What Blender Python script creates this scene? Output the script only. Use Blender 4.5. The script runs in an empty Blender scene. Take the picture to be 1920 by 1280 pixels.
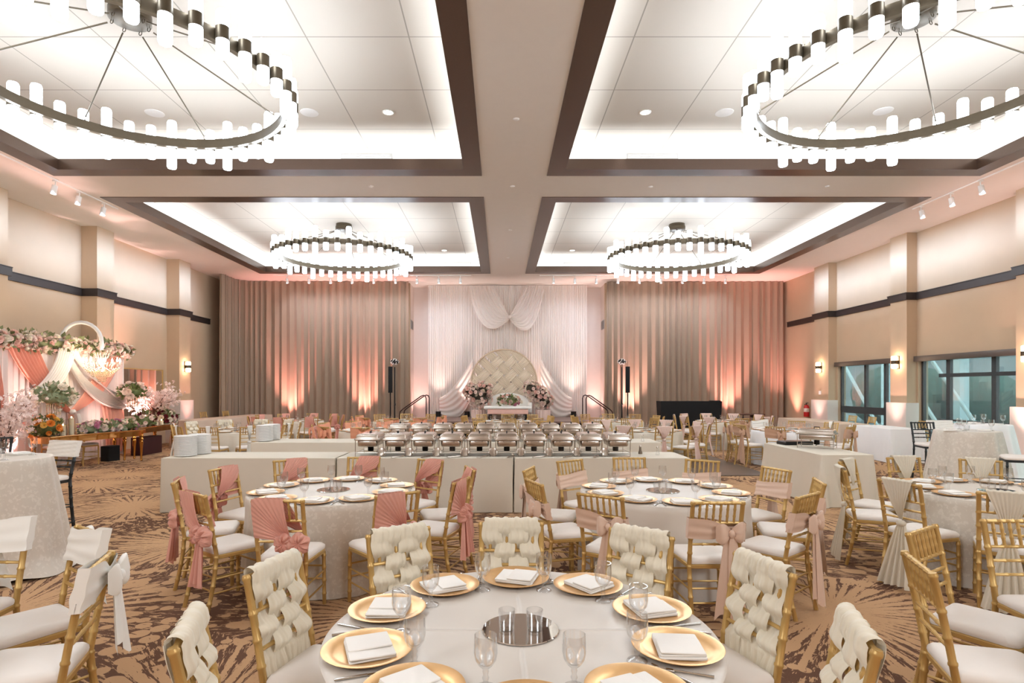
import bpy, math, random
from mathutils import Vector, Matrix
R = math.radians
PI = math.pi
rnd = random.Random(7)
S = bpy.context.scene
COL = S.collection
FPX, U0, V0, CH = 1084.0, 938.5, 728.0, 1.72


def at(px, py, z):
    """the point at height z that stands where the photograph shows pixel px, py"""
    y = FPX * (CH - z) / (py - V0)
    return Vector(((px - U0) * y / FPX, y, z))


def xat(px, y):
    return (px - U0) * y / FPX


def zat(py, y):
    return CH - (py - V0) * y / FPX


# ------------------------------------------------------------------ materials
def lin(c):
    return tuple(((v / 255) / 12.92 if v / 255 <= 0.04045 else ((v / 255 + 0.055) / 1.055) ** 2.4) for v in c) + (1.0,)


MATS = {}


def mat(name, rgb, rough=0.6, metal=0.0, var=0.06, scale=8.0, bump=0.0, bscale=120.0, sheen=0.0, trans=0.0, coat=0.0, spec=0.5):
    if name in MATS:
        return MATS[name]
    m = bpy.data.materials.new(name)
    m.use_nodes = True
    nt = m.node_tree
    b = nt.nodes['Principled BSDF']
    b.inputs['Roughness'].default_value = rough
    b.inputs['Metallic'].default_value = metal
    b.inputs['Specular IOR Level'].default_value = spec
    if sheen:
        b.inputs['Sheen Weight'].default_value = sheen
    if coat:
        b.inputs['Coat Weight'].default_value = coat
    c = lin(rgb)
    tc = nt.nodes.new('ShaderNodeTexCoord')
    nz = nt.nodes.new('ShaderNodeTexNoise')
    nz.inputs['Scale'].default_value = scale
    nz.inputs['Detail'].default_value = 3
    nt.links.new(tc.outputs['Object'], nz.inputs['Vector'])
    mx = nt.nodes.new('ShaderNodeMix')
    mx.data_type = 'RGBA'
    mx.inputs[6].default_value = tuple(v * (1 - var) for v in c[:3]) + (1,)
    mx.inputs[7].default_value = tuple(min(1, v * (1 + var)) for v in c[:3]) + (1,)
    nt.links.new(nz.outputs['Fac'], mx.inputs[0])
    nt.links.new(mx.outputs[2], b.inputs['Base Color'])
    if bump:
        n2 = nt.nodes.new('ShaderNodeTexNoise')
        n2.inputs['Scale'].default_value = bscale
        nt.links.new(tc.outputs['Object'], n2.inputs['Vector'])
        bp = nt.nodes.new('ShaderNodeBump')
        bp.inputs['Strength'].default_value = bump
        bp.inputs['Distance'].default_value = 0.01
        nt.links.new(n2.outputs['Fac'], bp.inputs['Height'])
        nt.links.new(bp.outputs['Normal'], b.inputs['Normal'])
    if trans:
        out = nt.nodes['Material Output']
        tr = nt.nodes.new('ShaderNodeBsdfTranslucent')
        nt.links.new(mx.outputs[2], tr.inputs['Color'])
        ms = nt.nodes.new('ShaderNodeMixShader')
        ms.inputs[0].default_value = trans
        nt.links.new(b.outputs[0], ms.inputs[1])
        nt.links.new(tr.outputs[0], ms.inputs[2])
        nt.links.new(ms.outputs[0], out.inputs['Surface'])
    MATS[name] = m
    return m


def emit(name, rgb, strength):
    if name in MATS:
        return MATS[name]
    m = bpy.data.materials.new(name)
    m.use_nodes = True
    nt = m.node_tree
    nt.nodes.remove(nt.nodes['Principled BSDF'])
    e = nt.nodes.new('ShaderNodeEmission')
    e.inputs['Color'].default_value = lin(rgb) if max(rgb) > 3 else tuple(rgb) + (1,)
    e.inputs['Strength'].default_value = strength
    nt.links.new(e.outputs[0], nt.nodes['Material Output'].inputs['Surface'])
    MATS[name] = m
    return m


def thin_glass(name, tint=(255, 255, 255), base=0.06, top=0.75, rough=0.02):
    if name in MATS:
        return MATS[name]
    m = bpy.data.materials.new(name)
    m.use_nodes = True
    nt = m.node_tree
    nt.nodes.remove(nt.nodes['Principled BSDF'])
    t = nt.nodes.new('ShaderNodeBsdfTransparent')
    t.inputs['Color'].default_value = lin(tint)
    g = nt.nodes.new('ShaderNodeBsdfGlossy')
    g.inputs['Roughness'].default_value = rough
    lw = nt.nodes.new('ShaderNodeLayerWeight')
    lw.inputs['Blend'].default_value = 0.35
    mr = nt.nodes.new('ShaderNodeMapRange')
    mr.inputs['To Min'].default_value = base
    mr.inputs['To Max'].default_value = top
    ms = nt.nodes.new('ShaderNodeMixShader')
    nt.links.new(lw.outputs['Facing'], mr.inputs['Value'])
    nt.links.new(mr.outputs[0], ms.inputs[0])
    nt.links.new(t.outputs[0], ms.inputs[1])
    nt.links.new(g.outputs[0], ms.inputs[2])
    nt.links.new(ms.outputs[0], nt.nodes['Material Output'].inputs['Surface'])
    MATS[name] = m
    return m


class NT:
    """short notation for shader maths"""

    def __init__(self, m):
        self.nt = m.node_tree

    def new(self, t, **kw):
        n = self.nt.nodes.new(t)
        for k, v in kw.items():
            setattr(n, k, v)
        return n

    def put(self, sock, v):
        if isinstance(v, (int, float)):
            sock.default_value = v
        elif isinstance(v, tuple):
            sock.default_value = v
        else:
            self.nt.links.new(v, sock)

    def m(self, op, a, b=None, c=None, clamp=False):
        n = self.new('ShaderNodeMath', operation=op)
        n.use_clamp = clamp
        for i, v in enumerate((a, b, c)):
            if v is not None:
                self.put(n.inputs[i], v)
        return n.outputs[0]

    def mix(self, f, a, b):
        n = self.new('ShaderNodeMix', data_type='RGBA')
        self.put(n.inputs[0], f)
        self.put(n.inputs[6], a)
        self.put(n.inputs[7], b)
        return n.outputs[2]


def damask(name, rgb, rgb2, rough=0.5, scale=9.0):
    m = mat(name, rgb, rough, sheen=0.3)
    k = NT(m)
    b = m.node_tree.nodes['Principled BSDF']
    tc = k.new('ShaderNodeTexCoord')
    v = k.new('ShaderNodeTexVoronoi', feature='SMOOTH_F1')
    v.inputs['Scale'].default_value = scale
    k.put(v.inputs['Vector'], tc.outputs['Object'])
    w = k.new('ShaderNodeTexNoise')
    w.inputs['Scale'].default_value = scale * 2.2
    w.inputs['Detail'].default_value = 4
    k.put(w.inputs['Vector'], tc.outputs['Object'])
    f = k.m('GREATER_THAN', k.m('ADD', w.outputs['Fac'], k.m('MULTIPLY', v.outputs['Distance'], -0.35)), 0.42)
    k.put(b.inputs['Base Color'], k.mix(f, lin(rgb), lin(rgb2)))
    k.put(b.inputs['Roughness'], k.m('MULTIPLY_ADD', f, 0.25, rough - 0.1))
    return m


# ------------------------------------------------------------------ mesh building
class MB:
    def __init__(self):
        self.v = []
        self.f = []

    def add(self, vs, fs, M=None):
        b = len(self.v)
        self.v.extend([(M @ Vector(p)) if M else Vector(p) for p in vs])
        self.f.extend([tuple(b + i for i in q) for q in fs])
        return self

    def box(self, x0, x1, y0, y1, z0, z1, M=None):
        vs = [(x, y, z) for z in (z0, z1) for y in (y0, y1) for x in (x0, x1)]
        fs = [(0, 2, 3, 1), (4, 5, 7, 6), (0, 1, 5, 4), (2, 6, 7, 3), (0, 4, 6, 2), (1, 3, 7, 5)]
        return self.add(vs, fs, M)

    def rbox(self, x0, x1, y0, y1, z0, z1, r=0.01, M=None, seg=3):
        """box with rounded vertical corners and softened top and bottom"""
        def ring(ins, z):
            out = []
            for (cx, cy, a0) in ((x1 - r, y1 - r, 0), (x0 + r, y1 - r, 90), (x0 + r, y0 + r, 180), (x1 - r, y0 + r, 270)):
                for i in range(seg + 1):
                    a = R(a0 + 90 * i / seg)
                    out.append((cx + (r - ins) * math.cos(a), cy + (r - ins) * math.sin(a), z))
            return out
        e = min(r * 0.6, (z1 - z0) * 0.45)
        rings = [ring(e, z0), ring(e * 0.3, z0 + e * 0.3), ring(0, z0 + e), ring(0, z1 - e), ring(e * 0.3, z1 - e * 0.3), ring(e, z1)]
        return self.loft(rings, True, True, M)

    def loft(self, rings, cap0=False, cap1=False, M=None, closed=True):
        n = len(rings[0])
        vs = [p for r_ in rings for p in r_]
        fs = []
        for i in range(len(rings) - 1):
            for j in range(n if closed else n - 1):
                a, b = i * n + j, i * n + (j + 1) % n
                fs.append((a, b, b + n, a + n))
        if cap0:
            fs.append(tuple(reversed(range(n))))
        if cap1:
            fs.append(tuple(range((len(rings) - 1) * n, len(rings) * n)))
        return self.add(vs, fs, M)

    def tube(self, pts, r, seg=8, cap=True, closed=False, M=None):
        pts = [Vector(p) for p in pts]
        n = len(pts)
        rr = r if isinstance(r, (list, tuple)) else [r] * n
        rings = []
        up = None
        for i, p in enumerate(pts):
            if closed:
                d = pts[(i + 1) % n] - pts[i - 1]
            else:
                d = pts[min(i + 1, n - 1)] - pts[max(i - 1, 0)]
            if d.length < 1e-9:
                d = Vector((0, 0, 1))
            d.normalize()
            if up is None:
                up = Vector((0, 0, 1)) if abs(d.z) < 0.9 else Vector((0, 1, 0))
            s = d.cross(up)
            if s.length < 1e-6:
                s = d.cross(Vector((1, 0, 0)))
            s.normalize()
            up = s.cross(d).normalized()
            rings.append([p + rr[i] * (math.cos(2 * PI * j / seg) * s + math.sin(2 * PI * j / seg) * up) for j in range(seg)])
        if closed:
            rings.append(rings[0])
            return self.loft(rings, False, False, M)
        return self.loft(rings, cap, cap, M)

    def lathe(self, prof, seg=24, c=(0, 0, 0), M=None, cap0=False, cap1=False):
        rings = [[(c[0] + r * math.cos(2 * PI * j / seg), c[1] + r * math.sin(2 * PI * j / seg), c[2] + z) for j in range(seg)] for r, z in prof]
        return self.loft(rings, cap0, cap1, M)

    def ball(self, c, r, seg=10, M=None, sq=(1, 1, 1)):
        n = max(4, seg // 2)
        rings = []
        for i in range(1, n):
            a = -PI / 2 + PI * i / n
            rings.append([(c[0] + sq[0] * r * math.cos(a) * math.cos(2 * PI * j / seg), c[1] + sq[1] * r * math.cos(a) * math.sin(2 * PI * j / seg), c[2] + sq[2] * r * math.sin(a)) for j in range(seg)])
        return self.loft(rings, True, True, M)

    def grid(self, fn, nu, nv, M=None):
        vs = [fn(i / nu, j / nv) for j in range(nv + 1) for i in range(nu + 1)]
        fs = [(j * (nu + 1) + i, j * (nu + 1) + i + 1, (j + 1) * (nu + 1) + i + 1, (j + 1) * (nu + 1) + i) for j in range(nv) for i in range(nu)]
        return self.add(vs, fs, M)

    def mesh(self, name, m, smooth=True, ang=40):
        me = bpy.data.meshes.new(name)
        me.from_pydata([tuple(p) for p in self.v], [], self.f)
        me.materials.append(m)
        me.polygons.foreach_set('use_smooth', [smooth] * len(me.polygons))
        me.update()
        if smooth:
            try:
                me.set_sharp_from_angle(angle=R(ang))
            except Exception:
                pass
        return me

    def build(self, name, m, parent=None, smooth=True, ang=40, loc=None):
        return link(name, self.mesh(name, m, smooth, ang), parent, loc)


def link(name, me, parent=None, loc=None):
    o = bpy.data.objects.new(name, me)
    COL.objects.link(o)
    if parent:
        o.parent = parent
    if loc:
        o.location = loc
    return o


def tag(o, label, cat, group=None, kind=None):
    o['label'] = label
    o['category'] = cat
    if group:
        o['group'] = group
    o['kind'] = kind or 'thing'
    return o


def thing(name, label, cat, loc=(0, 0, 0), rz=0.0, group=None):
    o = bpy.data.objects.new(name, None)
    COL.objects.link(o)
    o.empty_display_size = 0.1
    o.location = loc
    o.rotation_euler = (0, 0, rz)
    return tag(o, label, cat, group)


def struct(o):
    o['kind'] = 'structure'
    return o


TREES = {}


def tree(o):
    if o.name not in TREES:
        TREES[o.name] = [(ch, tree(ch)) for ch in o.children]
    return TREES[o.name]


def clone(root, loc, rz, label, group=None):
    """a copy of a thing with copies of its parts and sub-parts"""
    def cp(o, kids, par):
        c = o.copy()
        COL.objects.link(c)
        c.parent = par
        for ch, sub in kids:
            cp(ch, sub, c)
        return c
    r_ = cp(root, tree(root), None)
    r_.location = loc
    r_.rotation_euler = (0, 0, rz)
    r_['label'] = label
    if group:
        r_['group'] = group
    return r_


PLACED = {}


def place(key, maker, loc, rz, label, group=None):
    """the first call builds the thing, later calls copy it with its parts"""
    if key not in PLACED:
        o = maker()
        PLACED[key] = o
        o.location = loc
        o.rotation_euler = (0, 0, rz)
        o['label'] = label
        if group:
            o['group'] = group
        return o
    return clone(PLACED[key], loc, rz, label, group)
# ------------------------------------------------------------------ materials of the room
ZS = 5.82            # soffit
ZU = 6.40            # upper ceiling inside the trays
XR, XL = 10.95, -10.59
FR, FL = 10.68, -10.19
YB = 22.5
YN = 23.5
Y0 = -7.0

M_wall = mat('wall_cloth', (198, 170, 140), 0.75, var=0.04, scale=3, bump=0.15, bscale=300)
M_wallpale = mat('wall_niche', (226, 208, 196), 0.7, var=0.03)
M_wains = mat('wainscot_stone', (226, 212, 200), 0.5, var=0.05, scale=6)
M_soffit = mat('soffit_paint', (234, 227, 219), 0.8, var=0.02)
M_trim = mat('dark_trim', (92, 72, 60), 0.32, 0.35, var=0.08, scale=40)
M_band = mat('dark_band', (50, 40, 36), 0.45, var=0.1)
M_curtain = mat('curtain_cloth', (156, 133, 112), 0.85, var=0.05, scale=2, sheen=0.2)
M_sheer = mat('sheer_cloth', (238, 226, 216), 0.8, var=0.02, trans=0.25, sheen=0.2)
M_white = mat('white_paint', (238, 234, 228), 0.55, var=0.02)
M_ceil_wall = mat('tray_wall_paint', (240, 236, 230), 0.7, var=0.01)
M_grey = mat('grey_metal', (168, 164, 160), 0.4, 0.4)
M_black = mat('black_metal', (24, 22, 22), 0.45, 0.2)
M_blackcloth = mat('black_cloth', (14, 13, 14), 0.9, var=0.1)
M_bronze = mat('bronze_metal', (88, 77, 62), 0.38, 0.75, var=0.08, scale=20)
M_glow = emit('lamp_glow', (0.88, 1.0, 1.12), 10.8)
M_glow2 = emit('sconce_glow', (255, 226, 190), 14.0)
M_glow3 = emit('downlight_glow', (255, 244, 230), 12.0)


def carpet():
    m = mat('carpet', (186, 144, 108), 0.95, spec=0.1)
    k = NT(m)
    b = m.node_tree.nodes['Principled BSDF']
    geo = k.new('ShaderNodeNewGeometry')
    vor = k.new('ShaderNodeTexVoronoi', voronoi_dimensions='2D', feature='F1')
    vor.inputs['Scale'].default_value = 0.52
    vor.inputs['Randomness'].default_value = 0.62
    k.put(vor.inputs['Vector'], geo.outputs['Position'])
    sub = k.new('ShaderNodeVectorMath', operation='SUBTRACT')
    k.put(sub.inputs[0], geo.outputs['Position'])
    k.put(sub.inputs[1], vor.outputs['Position'])
    sx = k.new('ShaderNodeSeparateXYZ')
    k.put(sx.inputs[0], sub.outputs[0])
    x, y = sx.outputs[0], sx.outputs[1]
    d = k.m('SQRT', k.m('ADD', k.m('MULTIPLY', x, x), k.m('MULTIPLY', y, y)))
    th = k.m('ARCTAN2', y, x)
    cs = k.new('ShaderNodeSeparateColor')
    k.put(cs.inputs[0], vor.outputs['Color'])
    n = 46.0
    q = k.m('MULTIPLY_ADD', th, n / (2 * PI), k.m('MULTIPLY', cs.outputs[0], 9.0))
    ident = k.m('FLOOR', q)
    fr = k.m('ABSOLUTE', k.m('SUBTRACT', k.m('FRACT', q), 0.5))
    cx = k.new('ShaderNodeCombineXYZ')
    k.put(cx.inputs[0], ident)
    k.put(cx.inputs[1], cs.outputs[1])
    wn = k.new('ShaderNodeTexWhiteNoise', noise_dimensions='2D')
    k.put(wn.inputs['Vector'], cx.outputs[0])
    ws = k.new('ShaderNodeSeparateColor')
    k.put(ws.inputs[0], wn.outputs['Color'])
    r1, r2, r3 = ws.outputs[0], ws.outputs[1], ws.outputs[2]
    dist = k.m('MULTIPLY', fr, k.m('MULTIPLY', d, 2 * PI / n))          # sideways distance to the ray
    rag = k.new('ShaderNodeTexNoise', noise_dimensions='2D')
    rag.inputs['Scale'].default_value = 26
    rag.inputs['Detail'].default_value = 3
    k.put(rag.inputs['Vector'], geo.outputs['Position'])
    ragv = k.m('SUBTRACT', rag.outputs['Fac'], 0.5)
    wid = k.m('MULTIPLY_ADD', r1, 0.022, 0.014)
    wid = k.m('ADD', wid, k.m('MULTIPLY', ragv, 0.026))
    length = k.m('MULTIPLY_ADD', r2, 0.65, 0.62)
    ray = k.m('MULTIPLY', k.m('LESS_THAN', dist, wid), k.m('LESS_THAN', d, length))
    # the oval at the end of a ray
    e1 = k.m('DIVIDE', k.m('SUBTRACT', d, length), 0.11)
    e2 = k.m('DIVIDE', dist, k.m('MULTIPLY_ADD', r3, 0.035, 0.04))
    oval = k.m('LESS_THAN', k.m('ADD', k.m('MULTIPLY', e1, e1), k.m('MULTIPLY', e2, e2)), 1.0)
    oval = k.m('MULTIPLY', oval, k.m('GREATER_THAN', r3, 0.35))
    # loose ovals in the dark ground
    v2 = k.new('ShaderNodeTexVoronoi', voronoi_dimensions='2D', feature='F1')
    v2.inputs['Scale'].default_value = 5.6
    v2.inputs['Randomness'].default_value = 0.8
    k.put(v2.inputs['Vector'], geo.outputs['Position'])
    nz = k.new('ShaderNodeTexNoise', noise_dimensions='2D')
    nz.inputs['Scale'].default_value = 0.9
    k.put(nz.inputs['Vector'], geo.outputs['Position'])
    dots = k.m('MULTIPLY', k.m('LESS_THAN', v2.outputs['Distance'], k.m('MULTIPLY_ADD', nz.outputs['Fac'], 0.7, -0.10)), k.m('GREATER_THAN', d, 0.9))
    # scratches running along the rays
    c2 = k.new('ShaderNodeCombineXYZ')
    k.put(c2.inputs[0], k.m('MULTIPLY', th, 44.0))
    k.put(c2.inputs[1], k.m('MULTIPLY', d, 7.0))
    k.put(c2.inputs[2], k.m('MULTIPLY', cs.outputs[2], 40.0))
    sc = k.new('ShaderNodeTexNoise')
    sc.inputs['Scale'].default_value = 1.0
    sc.inputs['Detail'].default_value = 5
    sc.inputs['Roughness'].default_value = 0.7
    k.put(sc.inputs['Vector'], c2.outputs[0])
    thr = k.m('MULTIPLY_ADD', d, 0.03, 0.52)
    scr = k.m('GREATER_THAN', sc.outputs['Fac'], thr)
    core = k.m('LESS_THAN', d, k.m('MULTIPLY_ADD', ragv, 0.5, 0.16))
    tan_ = k.m('MAXIMUM', k.m('MAXIMUM', ray, oval), k.m('MAXIMUM', k.m('MAXIMUM', dots, core), scr))
    # dark nicks inside the tan
    nick = k.m('GREATER_THAN', sc.outputs['Fac'], 0.36)
    tan_ = k.m('MULTIPLY', tan_, nick, clamp=True)
    fine = k.new('ShaderNodeTexNoise')
    fine.inputs['Scale'].default_value = 190
    k.put(fine.inputs['Vector'], geo.outputs['Position'])
    fac = k.m('MULTIPLY_ADD', k.m('SUBTRACT', fine.outputs['Fac'], 0.5), 0.35, tan_, clamp=True)
    k.put(b.inputs['Base Color'], k.mix(fac, lin((106, 77, 62)), lin((198, 158, 120))))
    return m


def tiles(name, x0, y0, step):
    m = mat(name, (236, 228, 218), 0.8, var=0.015)
    k = NT(m)
    b = m.node_tree.nodes['Principled BSDF']
    geo = k.new('ShaderNodeNewGeometry')
    sx = k.new('ShaderNodeSeparateXYZ')
    k.put(sx.inputs[0], geo.outputs['Position'])

    def line(v, off):
        f = k.m('FRACT', k.m('ADD', k.m('DIVIDE', k.m('SUBTRACT', v, off), step), 100.5))
        return k.m('LESS_THAN', k.m('ABSOLUTE', k.m('SUBTRACT', f, 0.5)), 0.0065)
    ln = k.m('MAXIMUM', line(sx.outputs[0], x0), line(sx.outputs[1], y0))
    k.put(b.inputs['Base Color'], k.mix(ln, lin((200, 189, 176)), lin((152, 142, 130))))
    return m


def room():
    # floor
    f = MB()
    f.add([(XL - 0.3, Y0, 0), (XR + 0.3, Y0, 0), (XR + 0.3, YN + 0.1, 0), (XL - 0.3, YN + 0.1, 0)], [(0, 1, 2, 3)])
    struct(f.build('floor', carpet(), smooth=False))
    # dance floor in front of the buffet
    m = mat('dance_floor_vinyl', (112, 98, 88), 0.35, var=0.12, scale=5)
    d = MB()
    d.rbox(-3.9, 5.32, 11.35, 15.2, 0.0, 0.018, 0.01)
    tag(d.build('dance_floor', m), 'dark grey vinyl dance floor laid on the carpet behind the buffet tables', 'dance floor')
    d = MB()
    d.box(5.32, 5.42, 11.3, 15.25, 0.001, 0.016)
    # soffit with four tray openings
    trays = [(-8.60, -0.36, 2.89, 11.13), (0.89, 9.23, 2.89, 11.13), (-8.58, -0.36, 12.38, 20.62), (0.885, 9.23, 12.38, 20.62)]
    xs = [XL - 0.3, -8.60, -0.36, 0.89, 9.23, XR + 0.3]
    ys = [Y0, 2.89, 11.13, 12.38, 20.62, YN + 0.1]
    s = MB()
    for i in range(5):
        for j in range(5):
            if i in (1, 3) and j in (1, 3):
                continue
            s.add([(xs[i], ys[j], ZS), (xs[i], ys[j + 1], ZS), (xs[i + 1], ys[j + 1], ZS), (xs[i + 1], ys[j], ZS)], [(0, 1, 2, 3)])
    struct(s.build('ceiling', M_soffit, smooth=False))
    for n, (xa, xb, ya, yb) in enumerate(trays):
        w = 0.33
        # dark trim: underside and inner upright face
        t = MB()
        outer = [(xa, ya), (xb, ya), (xb, yb), (xa, yb)]
        inner = [(xa + w, ya + w), (xb - w, ya + w), (xb - w, yb - w), (xa + w, yb - w)]
        rings = [[(x, y, ZS + 0.02) for x, y in outer], [(x, y, ZS - 0.012) for x, y in outer], [(x, y, ZS - 0.012) for x, y in inner], [(x, y, ZS + 0.19) for x, y in inner],
                 [(x + (0.04 if x > (xa + xb) / 2 else -0.04), y + (0.04 if y > (ya + yb) / 2 else -0.04), ZS + 0.19) for x, y in inner],
                 [(x + (0.04 if x > (xa + xb) / 2 else -0.04), y + (0.04 if y > (ya + yb) / 2 else -0.04), ZS + 0.03) for x, y in inner]]
        t.loft(rings)
        struct(t.build('trim_%d' % (n + 1), M_trim, smooth=False))
        # cove ledge, upper walls and upper ceiling
        g = 0.16
        u = MB()
        o2 = [(xa - g, ya - g), (xb + g, ya - g), (xb + g, yb + g), (xa - g, yb + g)]
        u.loft([[(x, y, ZS + 0.03) for x, y in inner], [(x, y, ZS + 0.03) for x, y in o2], [(x, y, ZU) for x, y in o2]])
        struct(u.build('wall_tray_%d' % (n + 1), M_ceil_wall, smooth=False))
        c = MB()
        c.add([(x, y, ZU) for x, y in reversed(o2)], [(0, 1, 2, 3)])
        left = xb < 0.5
        struct(c.build('ceiling_tray_%d' % (n + 1), tiles('ceiling_tiles_%s' % ('a' if left else 'b'), -1.22 if left else 1.78, 7.70, 1.37), smooth=False))
        # LED strips hidden on the ledge
        for (cx, cy, lx, ly) in ((xa + 0.12, (ya + yb) / 2, 0.10, yb - ya - 0.3), (xb - 0.12, (ya + yb) / 2, 0.10, yb - ya - 0.3),
                                 ((xa + xb) / 2, ya + 0.12, xb - xa - 0.3, 0.10), ((xa + xb) / 2, yb - 0.12, xb - xa - 0.3, 0.10)):
            area_light((cx, cy, ZS + 0.07), (PI, 0, 0), lx, ly, COVE, (0.88, 0.99, 1.1))
    # side walls with columns and openings
    side_wall('left', XL, FL, [(11.28, 11.96), (14.6, 15.24), (18.34, 19.0), (4.6, 5.3), (7.9, 8.6)], [])
    side_wall('right', XR, FR, [(11.3, 11.98), (15.2, 15.84), (18.83, 19.68), (7.7, 8.4)], [(15.84, 18.75), (11.98, 15.15), (8.5, 11.2), (4.9, 7.6)])
    # back wall and niche
    xa, xb = -3.53, 4.07
    b = MB()
    b.box(XL - 0.3, xa, YB, YB + 0.2, 0, ZS)
    b.box(xb, XR + 0.3, YB, YB + 0.2, 0, ZS)
    struct(b.build('wall_back', M_wall, smooth=False))
    b = MB()
    b.box(xa - 0.15, xb + 0.15, YN, YN + 0.1, 0, ZS)
    b.box(xa - 0.15, xa, YB + 0.2, YN, 0, ZS)
    b.box(xb, xb + 0.15, YB + 0.2, YN, 0, ZS)
    struct(b.build('wall_niche', M_wallpale, smooth=False))
    b = MB()
    b.box(XL - 0.3, XR + 0.3, Y0 - 0.1, Y0, 0, ZS)
    struct(b.build('wall_front', M_wall, smooth=False))


def side_wall(nm, xr, xf, cols, openings):
    sg = 1 if xr > 0 else -1
    th = 0.25
    b = MB()
    cuts = sorted(openings)
    y = Y0
    ztop = 2.53
    for (a, c) in cuts:
        b.box(min(xr, xr + sg * th), max(xr, xr + sg * th), y, a, 0, ZS)
        b.box(min(xr, xr + sg * th), max(xr, xr + sg * th), a, c, ztop, ZS)
        y = c
    b.box(min(xr, xr + sg * th), max(xr, xr + sg * th), y, YN + 0.1, 0, ZS)
    struct(b.build('wall_%s' % nm, M_wall, smooth=False))
    n = 0
    for (a, c) in cols:
        n += 1
        p = MB()
        p.box(min(xr, xf), max(xr, xf), a, c, 0, ZS)
        struct(p.build('wall_column_%s_%d' % (nm, n), M_wall, smooth=False))
        p = MB()
        xx = xf - sg * 0.07
        p.box(min(xr, xx), max(xr, xx), a - 0.07, c + 0.07, 0, 1.34)
        struct(p.build('wall_column_base_%s_%d' % (nm, n), M_wains, smooth=False))
    # dark band running round the columns
    t = MB()
    ys = sorted(cols)
    e = 0.05
    z0, z1 = 4.05, 4.22

    def seg(x0, x1, y0_, y1_):
        t.box(min(x0, x1), max(x0, x1), y0_, y1_, z0, z1)
        t.box(min(x0, x1) - 0.015, max(x0, x1) + 0.015, y0_ - 0.0, y1_ + 0.0, z1, z1 + 0.02)
    y = Y0
    for (a, c) in ys:
        seg(xr, xr - sg * e, y, a - e)
        seg(xr, xf - sg * e, a - e, c + e)
        y = c + e
    seg(xr, xr - sg * e, y, YB - 0.5 if sg > 0 else 21.0)
    struct(t.build('trim_band_%s' % nm, M_band, smooth=False))


def area_light(loc, rot, sx, sy, power, col):
    l = bpy.data.lights.new('strip_light', 'AREA')
    l.shape = 'RECTANGLE'
    l.size, l.size_y = sx, sy
    l.energy = power
    l.color = col
    o = bpy.data.objects.new('strip_light', l)
    o.location = loc
    o.rotation_euler = rot
    COL.objects.link(o)
    return o


def spot_light(loc, target, power, col, angle=40, blend=0.6, size=0.05):
    l = bpy.data.lights.new('spot_light', 'SPOT')
    l.energy = power
    l.color = col
    l.spot_size = R(angle)
    l.spot_blend = blend
    l.shadow_soft_size = size
    o = bpy.data.objects.new('spot_light', l)
    o.location = loc
    o.rotation_euler = (Vector(target) - Vector(loc)).to_track_quat('-Z', 'Y').to_euler()
    COL.objects.link(o)
    return o


# ------------------------------------------------------------------ curtains
def pleated(path, z0, z1, step, amp, seed=1, nz=6, flare=0.0):
    """hanging cloth along a path in plan; returns an MB"""
    rr = random.Random(seed)
    pts = [Vector((p[0], p[1], 0)) for p in path]
    L = [0.0]
    for i in range(1, len(pts)):
        L.append(L[-1] + (pts[i] - pts[i - 1]).length)
    tot = L[-1]
    n = int(tot / step * 10)
    ph, row = 0.0, []
    nextw = step
    for i in range(n + 1):
        s = tot * i / n
        k = max(j for j in range(len(L)) if L[j] <= s + 1e-9)
        k = min(k, len(pts) - 2)
        t = (s - L[k]) / max(1e-9, L[k + 1] - L[k])
        p = pts[k].lerp(pts[k + 1], t)
        dr = (pts[k + 1] - pts[k]).normalized()
        nn = Vector((-dr.y, dr.x, 0))
        row.append((p, dr, nn, ph))
        if int(ph / (2 * PI)) != int((ph + 2 * PI * (tot / n) / nextw) / (2 * PI)):
            nextw = step * rr.uniform(0.7, 1.35)
        ph += 2 * PI * (tot / n) / nextw
    aa = [rr.uniform(0.6, 1.25) for _ in range(int(ph / (2 * PI)) + 2)]
    m = MB()

    def fn(u, v):
        p, dr, nn, q = row[min(n, int(round(u * n)))]
        a = amp * aa[int(q / (2 * PI))] * (0.8 + 0.25 * (1 - v))
        w = math.sin(q)
        w = math.copysign(abs(w) ** 0.75, w)
        z = z0 + (z1 - z0) * v
        off = a * w + flare * (1 - v) * math.sin(q * 0.23 + v * 2)
        x = p + nn * off + dr * (a * 0.5 * math.sin(2 * q))
        return (x.x, x.y, z)
    m.grid(fn, n, nz)
    return m


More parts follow.
